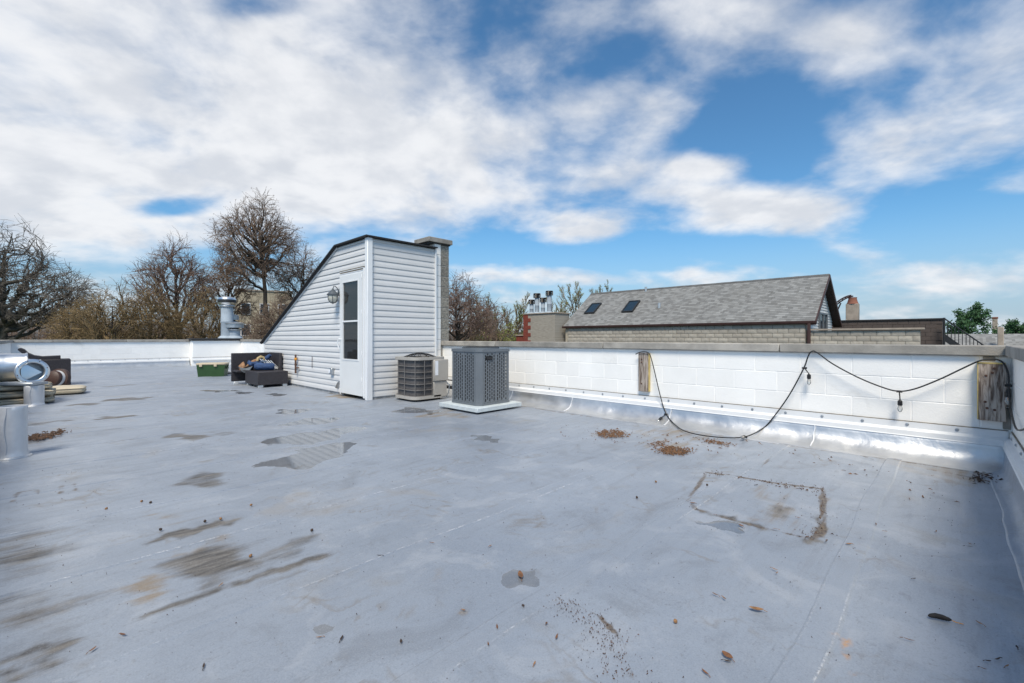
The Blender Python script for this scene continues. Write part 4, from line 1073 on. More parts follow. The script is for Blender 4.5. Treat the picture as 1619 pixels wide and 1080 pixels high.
chips('debris_pile', 'oval patch of brown leaf litter farther from the wall, right of the first', 'leaf litter', ell(1066, 714, 23, 6.5, tilt=.05), 520, 'mulch', .012, .04)
chips('debris_pile', 'small loose patch of leaf litter between the two ovals', 'leaf litter', ell(1040, 703, 13, 4), 110, 'mulch', .012, .035)
chips('debris_pile', 'thin strip of leaf litter under the string light cord', 'leaf litter', [(1108, 697), (1125, 696), (1155, 703), (1150, 706), (1120, 702)], 150, 'mulch', .01, .035)
chips('debris_pile', 'brown leaf litter gathered at the right corner of the roof', 'leaf litter', ell(1553, 758, 20, 8), 90, 'mulch_dark', .012, .04)
chips('debris_pile', 'long brown heap of leaves right of the nearest vent pipe', 'leaf litter', [(40, 697), (58, 688), (75, 688), (98, 682), (105, 684), (85, 692), (62, 699), (45, 699)], 330, 'mulch_dark', .02, .06, pile=.03)
chips('dirt_scatter', 'dark dirt along the edges of the square roof patch', 'dirt', [(1235, 764), (1304, 772), (1306, 840), (1280, 856), (1262, 848), (1290, 830), (1297, 782), (1235, 771)], 150, 'mulch_dark', .005, .018, pile=.004)
chips('dirt_scatter', 'brown crumbs along the back edge of the square roof patch', 'dirt', [(1118, 746), (1235, 763), (1232, 768), (1118, 751)], 90, 'mulch_dark', .005, .018, pile=.004)
chips('dirt_scatter', 'arc of dark crumbs on the roof in the foreground', 'dirt', [(872, 946), (905, 948), (955, 975), (990, 1020), (1005, 1075), (960, 1076), (945, 1050), (930, 1010), (915, 980), (880, 965)], 420, 'mulch_dark', .002, .008, pile=.003)
chips('dirt_scatter', 'loose bark bits strewn below the long parapet', 'dirt', [(880, 670), (1200, 700), (1420, 745), (1560, 790), (1500, 800), (1300, 735), (1000, 705), (860, 690)], 110, 'mulch', .01, .04, pile=.004)
chips('roof_grit', 'fine dark grit scattered over the whole roof', 'grit', [(0, 760), (500, 640), (900, 660), (1540, 790), (1619, 1050), (1619, 1080), (0, 1080)], 1300, 'leaf_dark', .002, .007, pile=.003)
def leaf(px, py, l, w, a, mt, label, name='fallen_leaf', group=None, curl=.35):
    l *= .66; w *= .66
    p = fl(px, py); b = MB(); rows = []
    for i in range(7):
        t = i / 6; hw = w * math.sin(math.pi * (t * .92 + .04)) ** .8 * .5; zc = .004 + curl * l * (t - .5) ** 2 * 1.2
        rows.append([((t - .5) * l, -hw, zc + hw * curl), ((t - .5) * l, 0, zc), ((t - .5) * l, hw, zc + hw * curl)])
    b.grid(rows); b.tube([(-.5 * l, 0, .006), (-.75 * l, .03 * l, .003)], .0012, 4)
    o = b.build(name, mt, None, (p.x, p.y, .002), (0, 0, a), 60)
    return tag(o, label, 'leaf', group)
leaf(1196, 966, .075, .034, 2.0, 'leaf_b', 'curled light brown leaf on the roof below the square patch')
leaf(1150, 1040, .06, .036, 1.2, 'leaf_a', 'folded brown leaf near the bottom edge, left of the orange streak')
leaf(823, 912, .09, .035, .9, 'leaf_a', 'brown leaf lying in the small dark puddle')
leaf(1342, 862, .05, .02, 2.4, 'leaf_b', 'brown seed leaf right of the square roof patch')
leaf(1095, 797, .05, .022, 2.2, 'leaf_a', 'reddish leaf at the left corner of the square roof patch')
leaf(1172, 833, .05, .025, 1.1, 'leaf_a', 'brown leaf at the right tip of the shallow puddle')
leaf(827, 960, .022, .018, 1.1, 'leaf_dark', 'dark curled bud below the small dark puddle')
leaf(864, 988, .02, .012, .4, 'leaf_a', 'tiny brown leaf left of the arc of crumbs')
small = [(1131, 942), (1145, 948), (1150, 1048), (1115, 1066), (1228, 908), (1445, 917), (1534, 862), (1549, 988), (1562, 1048), (1437, 1014), (1592, 1056), (1608, 1026), (786, 994), (733, 967), (634, 1017), (772, 1021), (845, 1052),
         (1306, 858), (1385, 830), (1400, 842), (1532, 866), (1438, 790), (1480, 842), (1577, 1045), (1555, 1060), (1475, 753), (1440, 764), (1000, 681), (1110, 700), (1175, 690), (880, 1010), (505, 1010), (540, 1012), (194, 1006), (350, 926), (322, 1056), (146, 1030),
         (1160, 757), (1240, 790), (1130, 815), (1226, 838), (1196, 768), (1262, 820), (1225, 902), (600, 880), (684, 860), (775, 865)]
for i, (x, y) in enumerate(small):
    leaf(x, y, rng.uniform(.025, .05), rng.uniform(.007, .014), rng.uniform(0, 6.28), ('leaf_a', 'leaf_b', 'leaf_dark')[i % 3], 'small dry leaf fragment lying on the silver roof coat', 'leaf_fragment', 'dry leaf fragments on the roof')
for i, (x, y) in enumerate([(224, 794), (238, 796), (168, 806), (324, 826), (349, 822), (254, 839), (397, 800), (493, 840), (396, 881), (1007, 788), (1037, 763), (1118, 768), (1068, 985)]):
    p = fl(x, y)
    o = MB().lathe([(0, -.008), (.005, -.006), (.008, 0), (.005, .006), (.002, .009), (0, .010)], 9, M=Matrix.Rotation(.8, 4, 'X')).build('acorn', 'leaf_dark' if i % 2 else 'leaf_b', None, (p.x, p.y, .007), (0, 0, i))
    tag(o, 'tiny round seed lying on the silver roof coat', 'seed', 'small round seeds on the roof')
p = fl(1486, 981)
pd = thing('seed_pod', 'black elongated seed pod with thin stalk at the lower right', 'seed pod', (p.x, p.y, .010), A - R(90) - .35)
MB().tube([(-.034, 0, 0), (-.027, .002, .001), (-.010, .004, .003), (.010, .002, .002), (.027, -.001, 0), (.034, -.002, 0)], [.003, .007, .0095, .0095, .0065, .002], 9).build('pod', 'pod', pd)
MB().tube([(.032, -.002, 0), (.045, -.001, -.006), (.068, .0, -.009)], .0014, 5).build('stalk', 'orange', pd)

# ------------------------------------------------------------------ the neighbour's house across the street
NX, NE, RX, RE = 22.5, 22.46, 25.55, 28.70                # wall face, eave edge, ridge, far eave
NY0, NY1, GW = 4.02, 17.35, 4.35                          # rake edges and gable wall
ZEV, ZR = CAMH + .70, CAMH + 2.97
nb = thing('neighbor_house', 'grey-shingled gable house with block side wall and two skylights across the street', 'house', (NX, GW, -10.3))
def nbm(): return MB(Matrix.Translation((-NX, -GW, 10.3)))
nw = nbm().box(NX + .06, RE - .35, GW + .02, NY1 - .12, -10.3, ZEV - .04).build('wall', 'block_mortar', nb)
bl, bh = .42, .205
nw_off = Vector((NX, GW, -10.3))
rockm = [MB().cbox(0, bh - .014, 0, bl - .014, 0, .001, .0001) for _ in range(0)]
def rock(l, h_, seed):
    rows = []
    for j in range(4):
        row = []
        for i in range(6):
            u, v = i / 5, j / 3; rim = (i in (0, 5)) or (j in (0, 3))
            row.append((-(.0 if rim else .014 + .012 * nz(u * 3 + seed, v * 3, seed)), u * l, v * h_))
        rows.append(row)
    b = MB(); b.grid(rows); b.add([(0, 0, 0), (0, l, 0), (0, l, h_), (0, 0, h_), (.06, 0, 0), (.06, l, 0), (.06, l, h_), (.06, 0, h_)], [(0, 1, 5, 4), (1, 2, 6, 5), (2, 3, 7, 6), (3, 0, 4, 7)])
    return b.mesh('block', 'rock_block', 25)
rocks = [rock(bl - .014, bh - .014, s_ * 7.3) for s_ in range(4)]
def lay_blocks(parent, po, X, y0, y1, ztop, rows_, name='block'):
    for r in range(rows_):
        y = y0 - (bl / 2 if r % 2 else 0)
        while y < y1 - .05:
            if y >= y0 - .01 and y + bl <= y1 + .01:
                put(name, rocks[random.randrange(4)], parent, (X - po.x, y - po.y, ztop - (r + 1) * bh - po.z))
            elif y < y0:
                o = put(name, rocks[random.randrange(4)], parent, (X - po.x, y0 - po.y, ztop - (r + 1) * bh - po.z)); o.scale = (1, .49, 1)
            elif y1 - y > .08:
                o = put(name, rocks[random.randrange(4)], parent, (X - po.x, y - po.y, ztop - (r + 1) * bh - po.z)); o.scale = (1, (y1 - y) / bl, 1)
            y += bl
lay_blocks(nw, nw_off, NX + .02, GW + .05, NY1 - .3, ZEV - .09, 9)
# roof slopes with stepped shingle courses
sl2 = math.hypot(RX - NE, ZR - ZEV); ang = math.atan2(ZR - ZEV, RX - NE)
def slope(flip):
    n = int(sl2 / .14); rows = []
    b = MB()
    for i in range(n):
        a0, a1 = i * .14, min((i + 1) * .14 + .01, sl2)
        rows = [(0, a0, .018), (0, a1, .006)]
        b.add([(0, a0, .0), (NY1 - NY0, a0, 0), (NY1 - NY0, a0, .02), (0, a0, .02), (0, a1, .008), (NY1 - NY0, a1, .008)], [(0, 1, 2, 3), (3, 2, 5, 4)])
    me = b.mesh('roof_slope', 'shingle', 0)
    o = put('roof_slope', me, nb)
    if not flip:
        M_ = Matrix(((0, math.cos(ang), -math.sin(ang), NE - NX), (1, 0, 0, NY0 - GW), (0, math.sin(ang), math.cos(ang), ZEV + 10.3), (0, 0, 0, 1)))
    else:
        M_ = Matrix(((0, -math.cos(ang), math.sin(ang), RE - NX), (1, 0, 0, NY0 - GW), (0, math.sin(ang), math.cos(ang), ZEV + 10.3), (0, 0, 0, 1)))
    o.matrix_local = M_
    return o
r1 = slope(False); slope(True)
nbm().prism([(NE + .02, ZEV - .03), (RX, ZR - .03), (RE - .02, ZEV - .03), (RE - .12, ZEV - .06), (RX, ZR - .13), (NE + .12, ZEV - .06)], 1, NY0 + .02, NY1 - .02).build('roof_deck', 'brown_soffit', nb)
cap = nbm()
y = NY0
while y < NY1: cap.prism([(RX - .13, ZR - .055), (RX, ZR + .035 + random.uniform(0, .008)), (RX + .13, ZR - .055), (RX, ZR + .01)], 1, y, min(y + .2, NY1)); y += .205
cap.build('ridge_cap', 'far_roof', nb, smooth=0)
nbm().prism([(NE - .09, ZEV + .02), (NE - .09, ZEV - .07), (NE - .07, ZEV - .11), (NE + .02, ZEV - .11), (NE + .02, ZEV + .0)], 1, NY0 - .05, NY1 + .02).build('gutter', 'brown_trim', nb)
for (xa, xb) in ((NE - .06, RX), (RE + .06, RX)):
    q = nbm(); s_ = 1 if xb > xa else -1
    q.prism([(xa, ZEV - .16), (xa, ZEV + .0), (RX, ZR + .005), (RX, ZR - .17)], 1, NY0 - .035, NY0 + .012); q.build('rake_board', 'brown_trim', nb)
    q = nbm(); q.prism([(xa, ZEV - .16), (xa, ZEV - .14), (RX, ZR - .15), (RX, ZR - .17)], 1, NY0 + .0125, GW + .01); q.build('soffit', 'brown_soffit', nb)
q = nbm(); q.prism([(NX + .3, -10.3), (NX + .3, ZEV + .1), (RX, ZR - .16), (RE - .5, ZEV + .1), (RE - .5, -10.3)], 1, GW, GW + .06); gw = q.build('gable_wall', 'gable_siding', nb)
q = nbm(); z = -1.0
while z < ZR - .3:
    xl = max(NX + .3, RX - (ZR - .2 - z) / math.tan(ang)); xr = min(RE - .5, RX + (ZR - .2 - z) / math.tan(ang))
    if xr - xl > .1: q.add([(xl, GW - .03, z), (xr, GW - .03, z), (xr, GW - .004, z + .12), (xl, GW - .004, z + .12), (xl, GW, z), (xr, GW, z)], [(0, 1, 2, 3), (0, 4, 5, 1)])
    z += .13
q.build('gable_boards', 'gable_siding', nb, smooth=0)
wl, wr_ = oY(1293, 505, GW), oY(1305.5, 505, GW)
win = nbm(); wz0, wz1 = CAMH + .15, CAMH + 1.18
for (xa, xb, za, zb_) in ((wl.x, wl.x + .1, wz0, wz1), (wr_.x - .1, wr_.x, wz0, wz1), (wl.x + .1, wr_.x - .1, wz0, wz0 + .08), (wl.x + .1, wr_.x - .1, wz1 - .08, wz1), ((wl.x + wr_.x) / 2 - .05, (wl.x + wr_.x) / 2 + .05, wz0 + .08, wz1 - .08)):
    win.box(xa, xb, GW - .09, GW - .01, za, zb_)
win = win.build('window', 'ac_gray', nb, smooth=0)
for (xa, xb) in ((wl.x + .1, (wl.x + wr_.x) / 2 - .05), ((wl.x + wr_.x) / 2 + .05, wr_.x - .1)): nbm().box(xa, xb, GW - .05, GW - .035, wz0 + .08, wz1 - .08).build('pane', 'glass_dark', win)
dsY = oX(1280, 520, NX).y
nbm().cbox(NX - .13, NX - .03, dsY - .05, dsY + .06, -10.3, ZEV - .1, .01).build('downspout', 'brown_trim', nb)
# skylights and roof vents, in the slope's own frame
def on_roof(px, py):
    n_ = Vector((-math.sin(ang), 0, math.cos(ang))); p0 = Vector((NE, 0, ZEV)); d = ray(px, py)
    p = CAM + d * ((p0 - CAM).dot(n_) / d.dot(n_)); return p.y - NY0, (p.x - NE) / math.cos(ang)
for (pa, pb) in (((926, 497), (950, 481)), ((985, 495), (1011, 477))):
    a0, s0 = on_roof(*pa); a1, s1 = on_roof(*pb); yc = (a0 + a1) / 2
    yl, yh = yc - .36, yc + .36
    b = MB(); e = .07
    for (ya, yb_, sa, sb) in ((yl, yl + e, s0, s1), (yh - e, yh, s0, s1), (yl + e, yh - e, s0, s0 + e), (yl + e, yh - e, s1 - e, s1)): b.box(ya, yb_, sa, sb, 0, .12)
    sk_ = b.build('skylight', 'sky_frame', r1, smooth=0)
    MB().box(yl + e, yh - e, s0 + e, s1 - e, .05, .09).build('pane', 'glass_dark', sk_)
for (px, py) in ((1042, 487), (1021, 461)):
    a0, s0 = on_roof(px, py)
    MB().lathe([(.07, 0), (.07, .3), (.0, .31)], 10, (a0, s0, -.02), Matrix.Rotation(-ang, 4, 'X')).build('roof_vent', 'galv_blue', r1)
# low block wall in front of its roof deck
lw_y0 = oX(1456, 530, NX).y
lw = thing('block_wall', 'low rock-face block wall with pale coping right of the brown downspout', 'wall', (NX, lw_y0, -10.3))
lo_ = Vector((NX, lw_y0, -10.3))
lwt = CAMH + .30
wc = MB(Matrix.Translation(-lo_)).box(NX + .05, NX + .3, lw_y0 + .02, GW - .02, -10.3, lwt - .02).build('wall_core', 'block_mortar', lw)
lay_blocks(lw, lo_, NX + .02, lw_y0 + .02, GW - .05, lwt - .02, 7)
MB(Matrix.Translation(-lo_)).cbox(NX - .07, NX + .36, lw_y0 - .1, GW - .06, lwt, lwt + .07, .01).build('coping', 'far_stone', lw)

# its chimney with four flues
ck = thing('chimney', 'wide grey brick chimney with red brick quoins beside the shingled house', 'chimney', (21.9, 17.7, -10.3))
def ckm(): return MB(Matrix.Translation((-21.9, -17.7, 10.3)))
ckt = CAMH + 1.52; cy1 = oX(828, 510, 21.9).y; cy0 = 17.55
ckm().box(21.9, 23.4, cy0, cy1 - .02, -10.3, ckt).build('stack', 'grey_brick', ck)
ckm().cbox(21.84, 23.46, cy0 - .06, cy1 + .06, ckt + .001, ckt + .07, .012).build('cap', 'far_stone', ck)
z = ckt - .005; i = 0
while z > -.8:
    ckm().cbox(21.87, 22.3, cy1 - (.62 if i % 2 else .38), cy1 + .02, z - .24, z - .004, .006).build('quoin', 'red_brick', ck); z -= .24; i += 1
for (px, top, r_) in ((840.5, 474, .135), (849, 464, .15), (858.5, 471, .135), (868.5, 460, .15)):
    q = oX(px, 495, 22.4); hgt = (HY - top) / F * (Vector((q.x, q.y, 0)).dot(FW)) + CAMH - (ckt + .07) - .3
    flue('flue_pipe', {840.5: 'shortest leftmost flue', 849: 'second flue from the left, taller', 858.5: 'third flue from the left, shorter', 868.5: 'tallest rightmost flue'}[px] + ' on the grey brick chimney', (q.x, q.y, ckt + .07), r_, hgt, 'box')
q = oX(822, 535, 22.2)
rw = MB().cbox(22.2, 23.2, q.y - 1.1, q.y + .35, -10.3, CAMH + .12, .01).build('brick_wall', 'red_brick'); tag(rw, 'low red brick wall left of the grey chimney', 'wall')
MB().cbox(22.15, 23.25, q.y - 1.1, q.y + .4, CAMH + .122, CAMH + .2, .01).build('coping', 'far_stone', rw)

# brown flat building behind, stair rail, bracing and chimney
BX = 30.0
by0 = oX(1490, 520, BX).y; by1 = by0 + 13
bt = CAMH + .87
bb = thing('brown_building', 'flat-roofed brown block building behind the low block wall', 'building', (BX, by0, -10.3))
def bbm(): return MB(Matrix.Translation((-BX, -by0, 10.3)))
bw = bbm().box(BX + .02, BX + 9, by0, by1, -10.3, bt).build('wall', 'brown_wall', bb)
bbm().cbox(BX - .05, BX + 9.05, by0 - .05, by1 + .05, bt + .001, bt + .08, .01).build('roof_edge', 'black_roof', bb)
bk = MB().cbox(0, .03, 0, .4, 0, .19, .006).mesh('block', 'brown_wall', 30)
for r in range(6):
    y = by0 + (.2 if r % 2 else .0)
    while y < by0 + 5.2: put('block', bk, bw, (0.0, y - by0 + .004, bt - .2 - r * .2 + 10.3)); y += .41
q = oX(1348, 500, 33)
pc = thing('stone_chimney', 'narrow pinkish chimney with red pot beyond the brown roof', 'chimney', (33, q.y, bt))
MB().cbox(-.25, .25, -.30, .30, 0, 1.12, .02).build('stack', 'far_stone', pc)
MB().lathe([(.30, 1.12), (.26, 1.2), (.2, 1.42), (.22, 1.5)], 14).build('pot', 'far_red', pc)
ar = thing('curved_brace', 'dark curved metal ladder brace leaning on the pinkish chimney', 'ladder', (33, q.y, bt))
def arc(off): return [(off, 1.25 - .05 - t * 1.45, 1.55 - 1.5 * t ** 1.7) for t in [k / 10 for k in range(11)]]
for off in (-.45, .25): MB().tube([(off, .0 + u[1] * 1 - 1.2 + .05 + .0, u[2]) for u in [(0, 0 + 1.6 * k / 10 + 1.15, 1.6 - 1.5 * (k / 10) ** 1.7) for k in range(11)]], .04, 6).build('rail', 'brown_trim', ar)
for k in range(1, 10): 
    yy = 1.6 * k / 10; zz_ = 1.6 - 1.5 * (k / 10) ** 1.7
    MB().tube([(-.45, yy, zz_), (.25, yy, zz_)], .025, 5).build('rung', 'brown_trim', ar)
MB().tube([(-.1, .65, 0), (-.1, .7, .8), (-.1, .55, 1.2)], .04, 6).build('strut', 'brown_trim', ar)
# stair railing
ry0 = by0 - .06; ry1 = ry0 - 1.35; rx = BX - .4
rl = thing('stair_railing', 'black metal stair railing sloping down beside the brown building', 'railing', (rx, ry0, -10.3))
def rlm(): return MB(Matrix.Translation((-rx, -ry0, 10.3)))
zt0, zt1 = CAMH + .92, CAMH - .40
rlm().tube([(rx, ry0, zt0), (rx, ry1, zt1)], .03, 6).build('handrail', 'dark_metal', rl)
rlm().tube([(rx, ry0, zt0 - .75), (rx, ry1, zt1 - .75)], .03, 6).build('lower_rail', 'dark_metal', rl)
rlm().tube([(rx, ry0, zt0 + .03), (rx, ry0, -10.3)], .05, 6).build('post', 'dark_metal', rl)
for k in range(1, 11):
    t = k / 11; y = ry0 + (ry1 - ry0) * t; z = zt0 + (zt1 - zt0) * t
    rlm().tube([(rx, y, z), (rx, y, z - .75)], .016, 5).build('baluster', 'dark_metal', rl)
rlm().prism([(ry0 - .04, zt0 - .8), (ry1, zt1 - .8), (ry1, zt1 - 1.1), (ry0 - .04, zt0 - 1.1)], 0, rx - .02, rx + .5).build('stringer', 'dark_metal', rl)
rlm().tube([(rx, ry1, zt1), (rx, ry1, -10.3)], .05, 6).build('post', 'dark_metal', rl)

# far houses
def simple_house(label, c, w, d, zw, zr, wallm, roofm, rz=0.0, wins=(), cat='house', name='far_house'):
    t = thing(name, label, cat, (c[0], c[1], -10.3), rz)
    wl_ = MB().box(-w / 2, w / 2, -d / 2, d / 2, 0, zw + 10.3).build('wall', wallm, t)
    if zr > zw:
        MB().prism([(-d / 2 - .3, zw + 10.2), (0, zr + 10.3), (d / 2 + .3, zw + 10.2), (d / 2 + .3, zw + 10.05), (-d / 2 - .3, zw + 10.05)], 0, -w / 2 - .3, w / 2 + .3).build('roof', roofm, t)
    else:
        MB().cbox(-w / 2 - .1, w / 2 + .1, -d / 2 - .1, d / 2 + .1, zw + 10.3, zw + 10.5, .02).build('roof', roofm, t)
    for (x, z, ww, wh) in wins:
        f = MB().box(x - ww / 2, x + ww / 2, -d / 2 - .05, -d / 2 + .02, z + 10.3, z + wh + 10.3).build('window', 'trim_white', t)
        MB().box(x - ww / 2 + .1, x + ww / 2 - .1, -d / 2 - .07, -d / 2 - .052, z + 10.4, z + wh + 10.2).build('pane', 'glass_dark', f)
    return t
faceq = lambda c: math.atan2(c[1], c[0]) - R(90)
c = atd(418, 530, 62); t = simple_house('tan brick apartment block behind the tall bare tree', (c.x, c.y), 6.5, 8, CAMH + 6.0, 0, 'far_tan', 'far_stone', faceq(c),
    [(x, z, 1.1, 1.5) for x in (-2.1, 0, 2.1) for z in (-1.5, 1.3, 4.0)], 'building', 'apartment_building')
c = atd(150, 530, 60); simple_house('low tan house with grey roof seen through the thicket', (c.x, c.y), 9, 7, CAMH + .6, CAMH + 2.2, 'far_tan', 'far_roof', faceq(c), [(x, -1.2, 1, 1.2) for x in (-2.5, 0, 2.5)])
c = atd(260, 530, 50); simple_house('red brick house half hidden behind the ochre shrubs', (c.x, c.y), 7, 7, CAMH + .3, CAMH + 1.7, 'far_red', 'far_roof', faceq(c), [(x, -1.4, 1, 1.2) for x in (-1.8, 1.8)])
c = atd(40, 530, 70); simple_house('pale house behind the gnarled tree at the left edge', (c.x, c.y), 9, 7, CAMH + .2, CAMH + 1.5, 'gable_siding', 'far_roof', faceq(c), [(x, -1.6, 1, 1.2) for x in (-2, 2)])
c = atd(770, 530, 60); simple_house('brown roofed house behind the budding bushes beside the pier', (c.x, c.y), 12, 7, CAMH - .6, CAMH + .8, 'far_tan', 'far_roof', faceq(c), [(-2, -2, 1, 1.2)])
gh = thing('grey_roof_house', 'house with broad grey shingle roof at the far right', 'house', (42, -2, -10.3))
def ghm(): return MB(Matrix.Translation((-42, 2, 10.3)))
ghm().box(38, 48, -12, 1.2, -10.3, -1.2).build('wall', 'far_stone', gh)
o = ghm().prism([(37.2, -1.3), (43, CAMH + .25), (48.8, -1.3), (48.8, -1.5), (37.2, -1.5)], 1, -13, 2.0).build('roof', 'shingle', gh, smooth=0)
q = oX(1582, 530, 41)
ghm().cbox(40.85, 41.15, q.y - .13, q.y + .13, -1, CAMH + .66, .03).build('chimney', 'far_stone', gh)
ghm().lathe([(.3, -.2), (.3, .1), (0, .12)], 10, (39.3, q.y + .1, -.3)).build('vent', 'lit_white', gh)
c = atd(1573, 520, 62); 
bc = thing('brick_chimney', 'tall tan brick chimney rising behind the evergreen', 'chimney', (c.x, c.y, -10.3))
MB().cbox(-.25, .25, -.25, .25, 0, 10.3 + CAMH + 2.6, .03).build('stack', 'far_stone', bc); MB().cbox(-.3, .3, -.3, .3, 10.3 + CAMH + 2.601, 10.3 + CAMH + 2.85, .03).build('cap', 'far_red', bc)

# ------------------------------------------------------------------ trees
def unit(v): return v / np.maximum(np.linalg.norm(v, axis=-1, keepdims=True), 1e-9)
def tubes(pts, rad, sides):
    M_, N, _ = pts.shape
    tg = np.empty_like(pts); tg[:, 1:-1] = pts[:, 2:] - pts[:, :-2]; tg[:, 0] = pts[:, 1] - pts[:, 0]; tg[:, -1] = pts[:, -1] - pts[:, -2]
    tg = unit(tg); ref = np.where(np.abs(tg[..., 2:3]) < .9, np.array([0, 0, 1.0]), np.array([1.0, 0, 0]))
    u = unit(np.cross(tg, ref)); w = np.cross(tg, u)
    a = np.arange(sides) * 2 * math.pi / sides
    V = pts[:, :, None] + rad[:, :, None, None] * (u[:, :, None] * np.cos(a)[None, None, :, None] + w[:, :, None] * np.sin(a)[None, None, :, None])
    I = np.arange(M_ * N * sides).reshape(M_, N, sides); J = np.roll(I, -1, axis=2)
    return V.reshape(-1, 3), np.stack([I[:, :-1], J[:, :-1], J[:, 1:], I[:, 1:]], -1).reshape(-1, 4)
def grow(seed, base, dirs, length, radius, spec):
    """spec: per level dict(n, seg, wig, trop, f0, ang, len, sides); returns meshes' data per level and tips"""
    r_ = np.random.default_rng(seed); out = []
    pos = np.array(base, float).reshape(-1, 3); d = unit(np.array(dirs, float).reshape(-1, 3)); L = np.array(length, float).reshape(-1); ra = np.array(radius, float).reshape(-1)
    for li, sp in enumerate(spec):
        M_ = len(pos); N = sp['seg'] + 1; pts = np.empty((M_, N, 3)); pts[:, 0] = pos; dd = d.copy(); tan = np.empty((M_, N, 3)); tan[:, 0] = d
        for k in range(1, N):
            dd = unit(dd + r_.normal(0, sp['wig'], (M_, 3)) + np.array([0, 0, sp['trop']]))
            pts[:, k] = pts[:, k - 1] + dd * (L / sp['seg'])[:, None]; tan[:, k] = dd
        t = np.linspace(0, 1, N); rad = ra[:, None] * (1 - t[None] * sp.get('taper', .75))
        out.append((*tubes(pts, rad, sp['sides']), pts[:, -1]))
        if li + 1 == len(spec): break
        nx_ = spec[li + 1]; n = nx_['n']
        f = nx_['f0'] + (nx_.get('f1', 1.0) - nx_['f0']) * (np.arange(n)[None] + r_.random((M_, n))) / n
        ff = f * (N - 1); i0 = np.clip(ff.astype(int), 0, N - 2); fr = (ff - i0)[..., None]; mi = np.arange(M_)[:, None]
        p = pts[mi, i0] * (1 - fr) + pts[mi, i0 + 1] * fr; tg = tan[mi, i0 + 1]
        rv = unit(np.cross(tg, r_.normal(0, 1, (M_, n, 3)))); an = np.radians(nx_['ang'] * (1 - nx_.get('adec', .35) * f) + r_.normal(0, nx_.get('avar', 9), (M_, n)))[..., None]
        nd = tg * np.cos(an) + rv * np.sin(an)
        ln = (nx_['len'] if nx_.get('abs') else L[:, None] * nx_['len']) * (1 - nx_.get('dec', .55) * (f - nx_['f0']) / max(1 - nx_['f0'], .01)) * r_.uniform(.65, 1.2, (M_, n))
        rr = np.maximum(ra[:, None] * (1 - f * sp.get('taper', .75)) * nx_.get('rr', .6), nx_.get('rmin', .006))
        keep = r_.random((M_, n)) < nx_.get('keep', 1.0)
        pos, d, L, ra = p[keep], nd[keep], ln[keep], rr[keep]
    return out
def join(parts):
    V = []; Fc = []; o = 0
    for v, f in parts: V.append(v); Fc.append(f + o); o += len(v)
    return np.concatenate(V), np.concatenate(Fc)
def buds(r_, tips, n, size, spread):
    idx = r_.integers(0, len(tips), n); c = tips[idx] + r_.normal(0, spread, (n, 3))
    a = unit(r_.normal(0, 1, (n, 3))); b = unit(np.cross(a, r_.normal(0, 1, (n, 3)))); s_ = r_.uniform(.5, 1.3, (n, 1)) * size
    V = np.stack([c - a * s_, c + b * s_ * .5, c + a * s_, c - b * s_ * .5], 1).reshape(-1, 3)
    return V, np.arange(n * 4).reshape(-1, 4)
def tree(name, label, px, depth, spec, height, r0, lean=(0, 0), bark='bark', twig='twig_brown', bud=None, seed=1, split=2, cat='tree', group=None):
    c = atd(px, 534, depth)
    t = thing(name, label, cat, (c.x, c.y, -10.3), 0, group)
    lv = grow(seed, (0, 0, 0), (lean[0] * RT.x + lean[1] * FW.x, lean[0] * RT.y + lean[1] * FW.y, 1), height, r0, spec)
    put('trunk', np_mesh('trunk', *join([l[:2] for l in lv[:split]]), bark), t)
    cr = put('crown', np_mesh('crown', *join([l[:2] for l in lv[split:]]), twig), t)
    if bud:
        V, Fc = buds(np.random.default_rng(seed), lv[-1][2], bud[1], bud[2], bud[3]); put('buds', np_mesh('buds', V, Fc, bud[0], False), t)
    return t
def S(n, seg, wig, trop, f0, ang, ln, sides, **k): return dict(n=n, seg=seg, wig=wig, trop=trop, f0=f0, ang=ang, len=ln, sides=sides, **k)
BASE = 10.3
def CR(n1, l1, ang1, f0, wig=.1, trop=.06, n=(9, 7, 4), dec=.5, r1=.35, tip=.012, adec=.45, seg0=12, ang=(48, 44, 40)):
    return [S(1, seg0, .035, .01, 0, 0, 0, 8, taper=.94), S(n1, 8, wig, trop, f0, ang1, l1, 5, abs=1, dec=dec, rr=r1, adec=adec, taper=.85, rmin=.04),
            S(n[0], 5, wig * 1.15, trop, .18, ang[0], .42, 4, rr=.55, rmin=.026), S(n[1], 3, wig * 1.2, trop, .15, ang[1], .46, 3, rr=.6, rmin=tip * 1.5), S(n[2], 2, wig * 1.1, trop * .8, .15, ang[2], .5, 3, rmin=tip)]
def pick(r_, n, c, rad, lo, hi, up=-.35):                  # points inside an ellipsoid, more of them towards its skin
    d = unit(r_.normal(0, 1, (n * 3, 3))); d = d[d[:, 2] > up][:n]
    q = lo + (hi - lo) * r_.random((len(d), 1)) ** .6
    w = 1 + .13 * np.sin(d[:, :1] * 5 + 1) * np.sin(d[:, 1:2] * 4 + 2) + .08 * np.sin(d[:, 2:] * 7)
    return c + d * rad * q * w
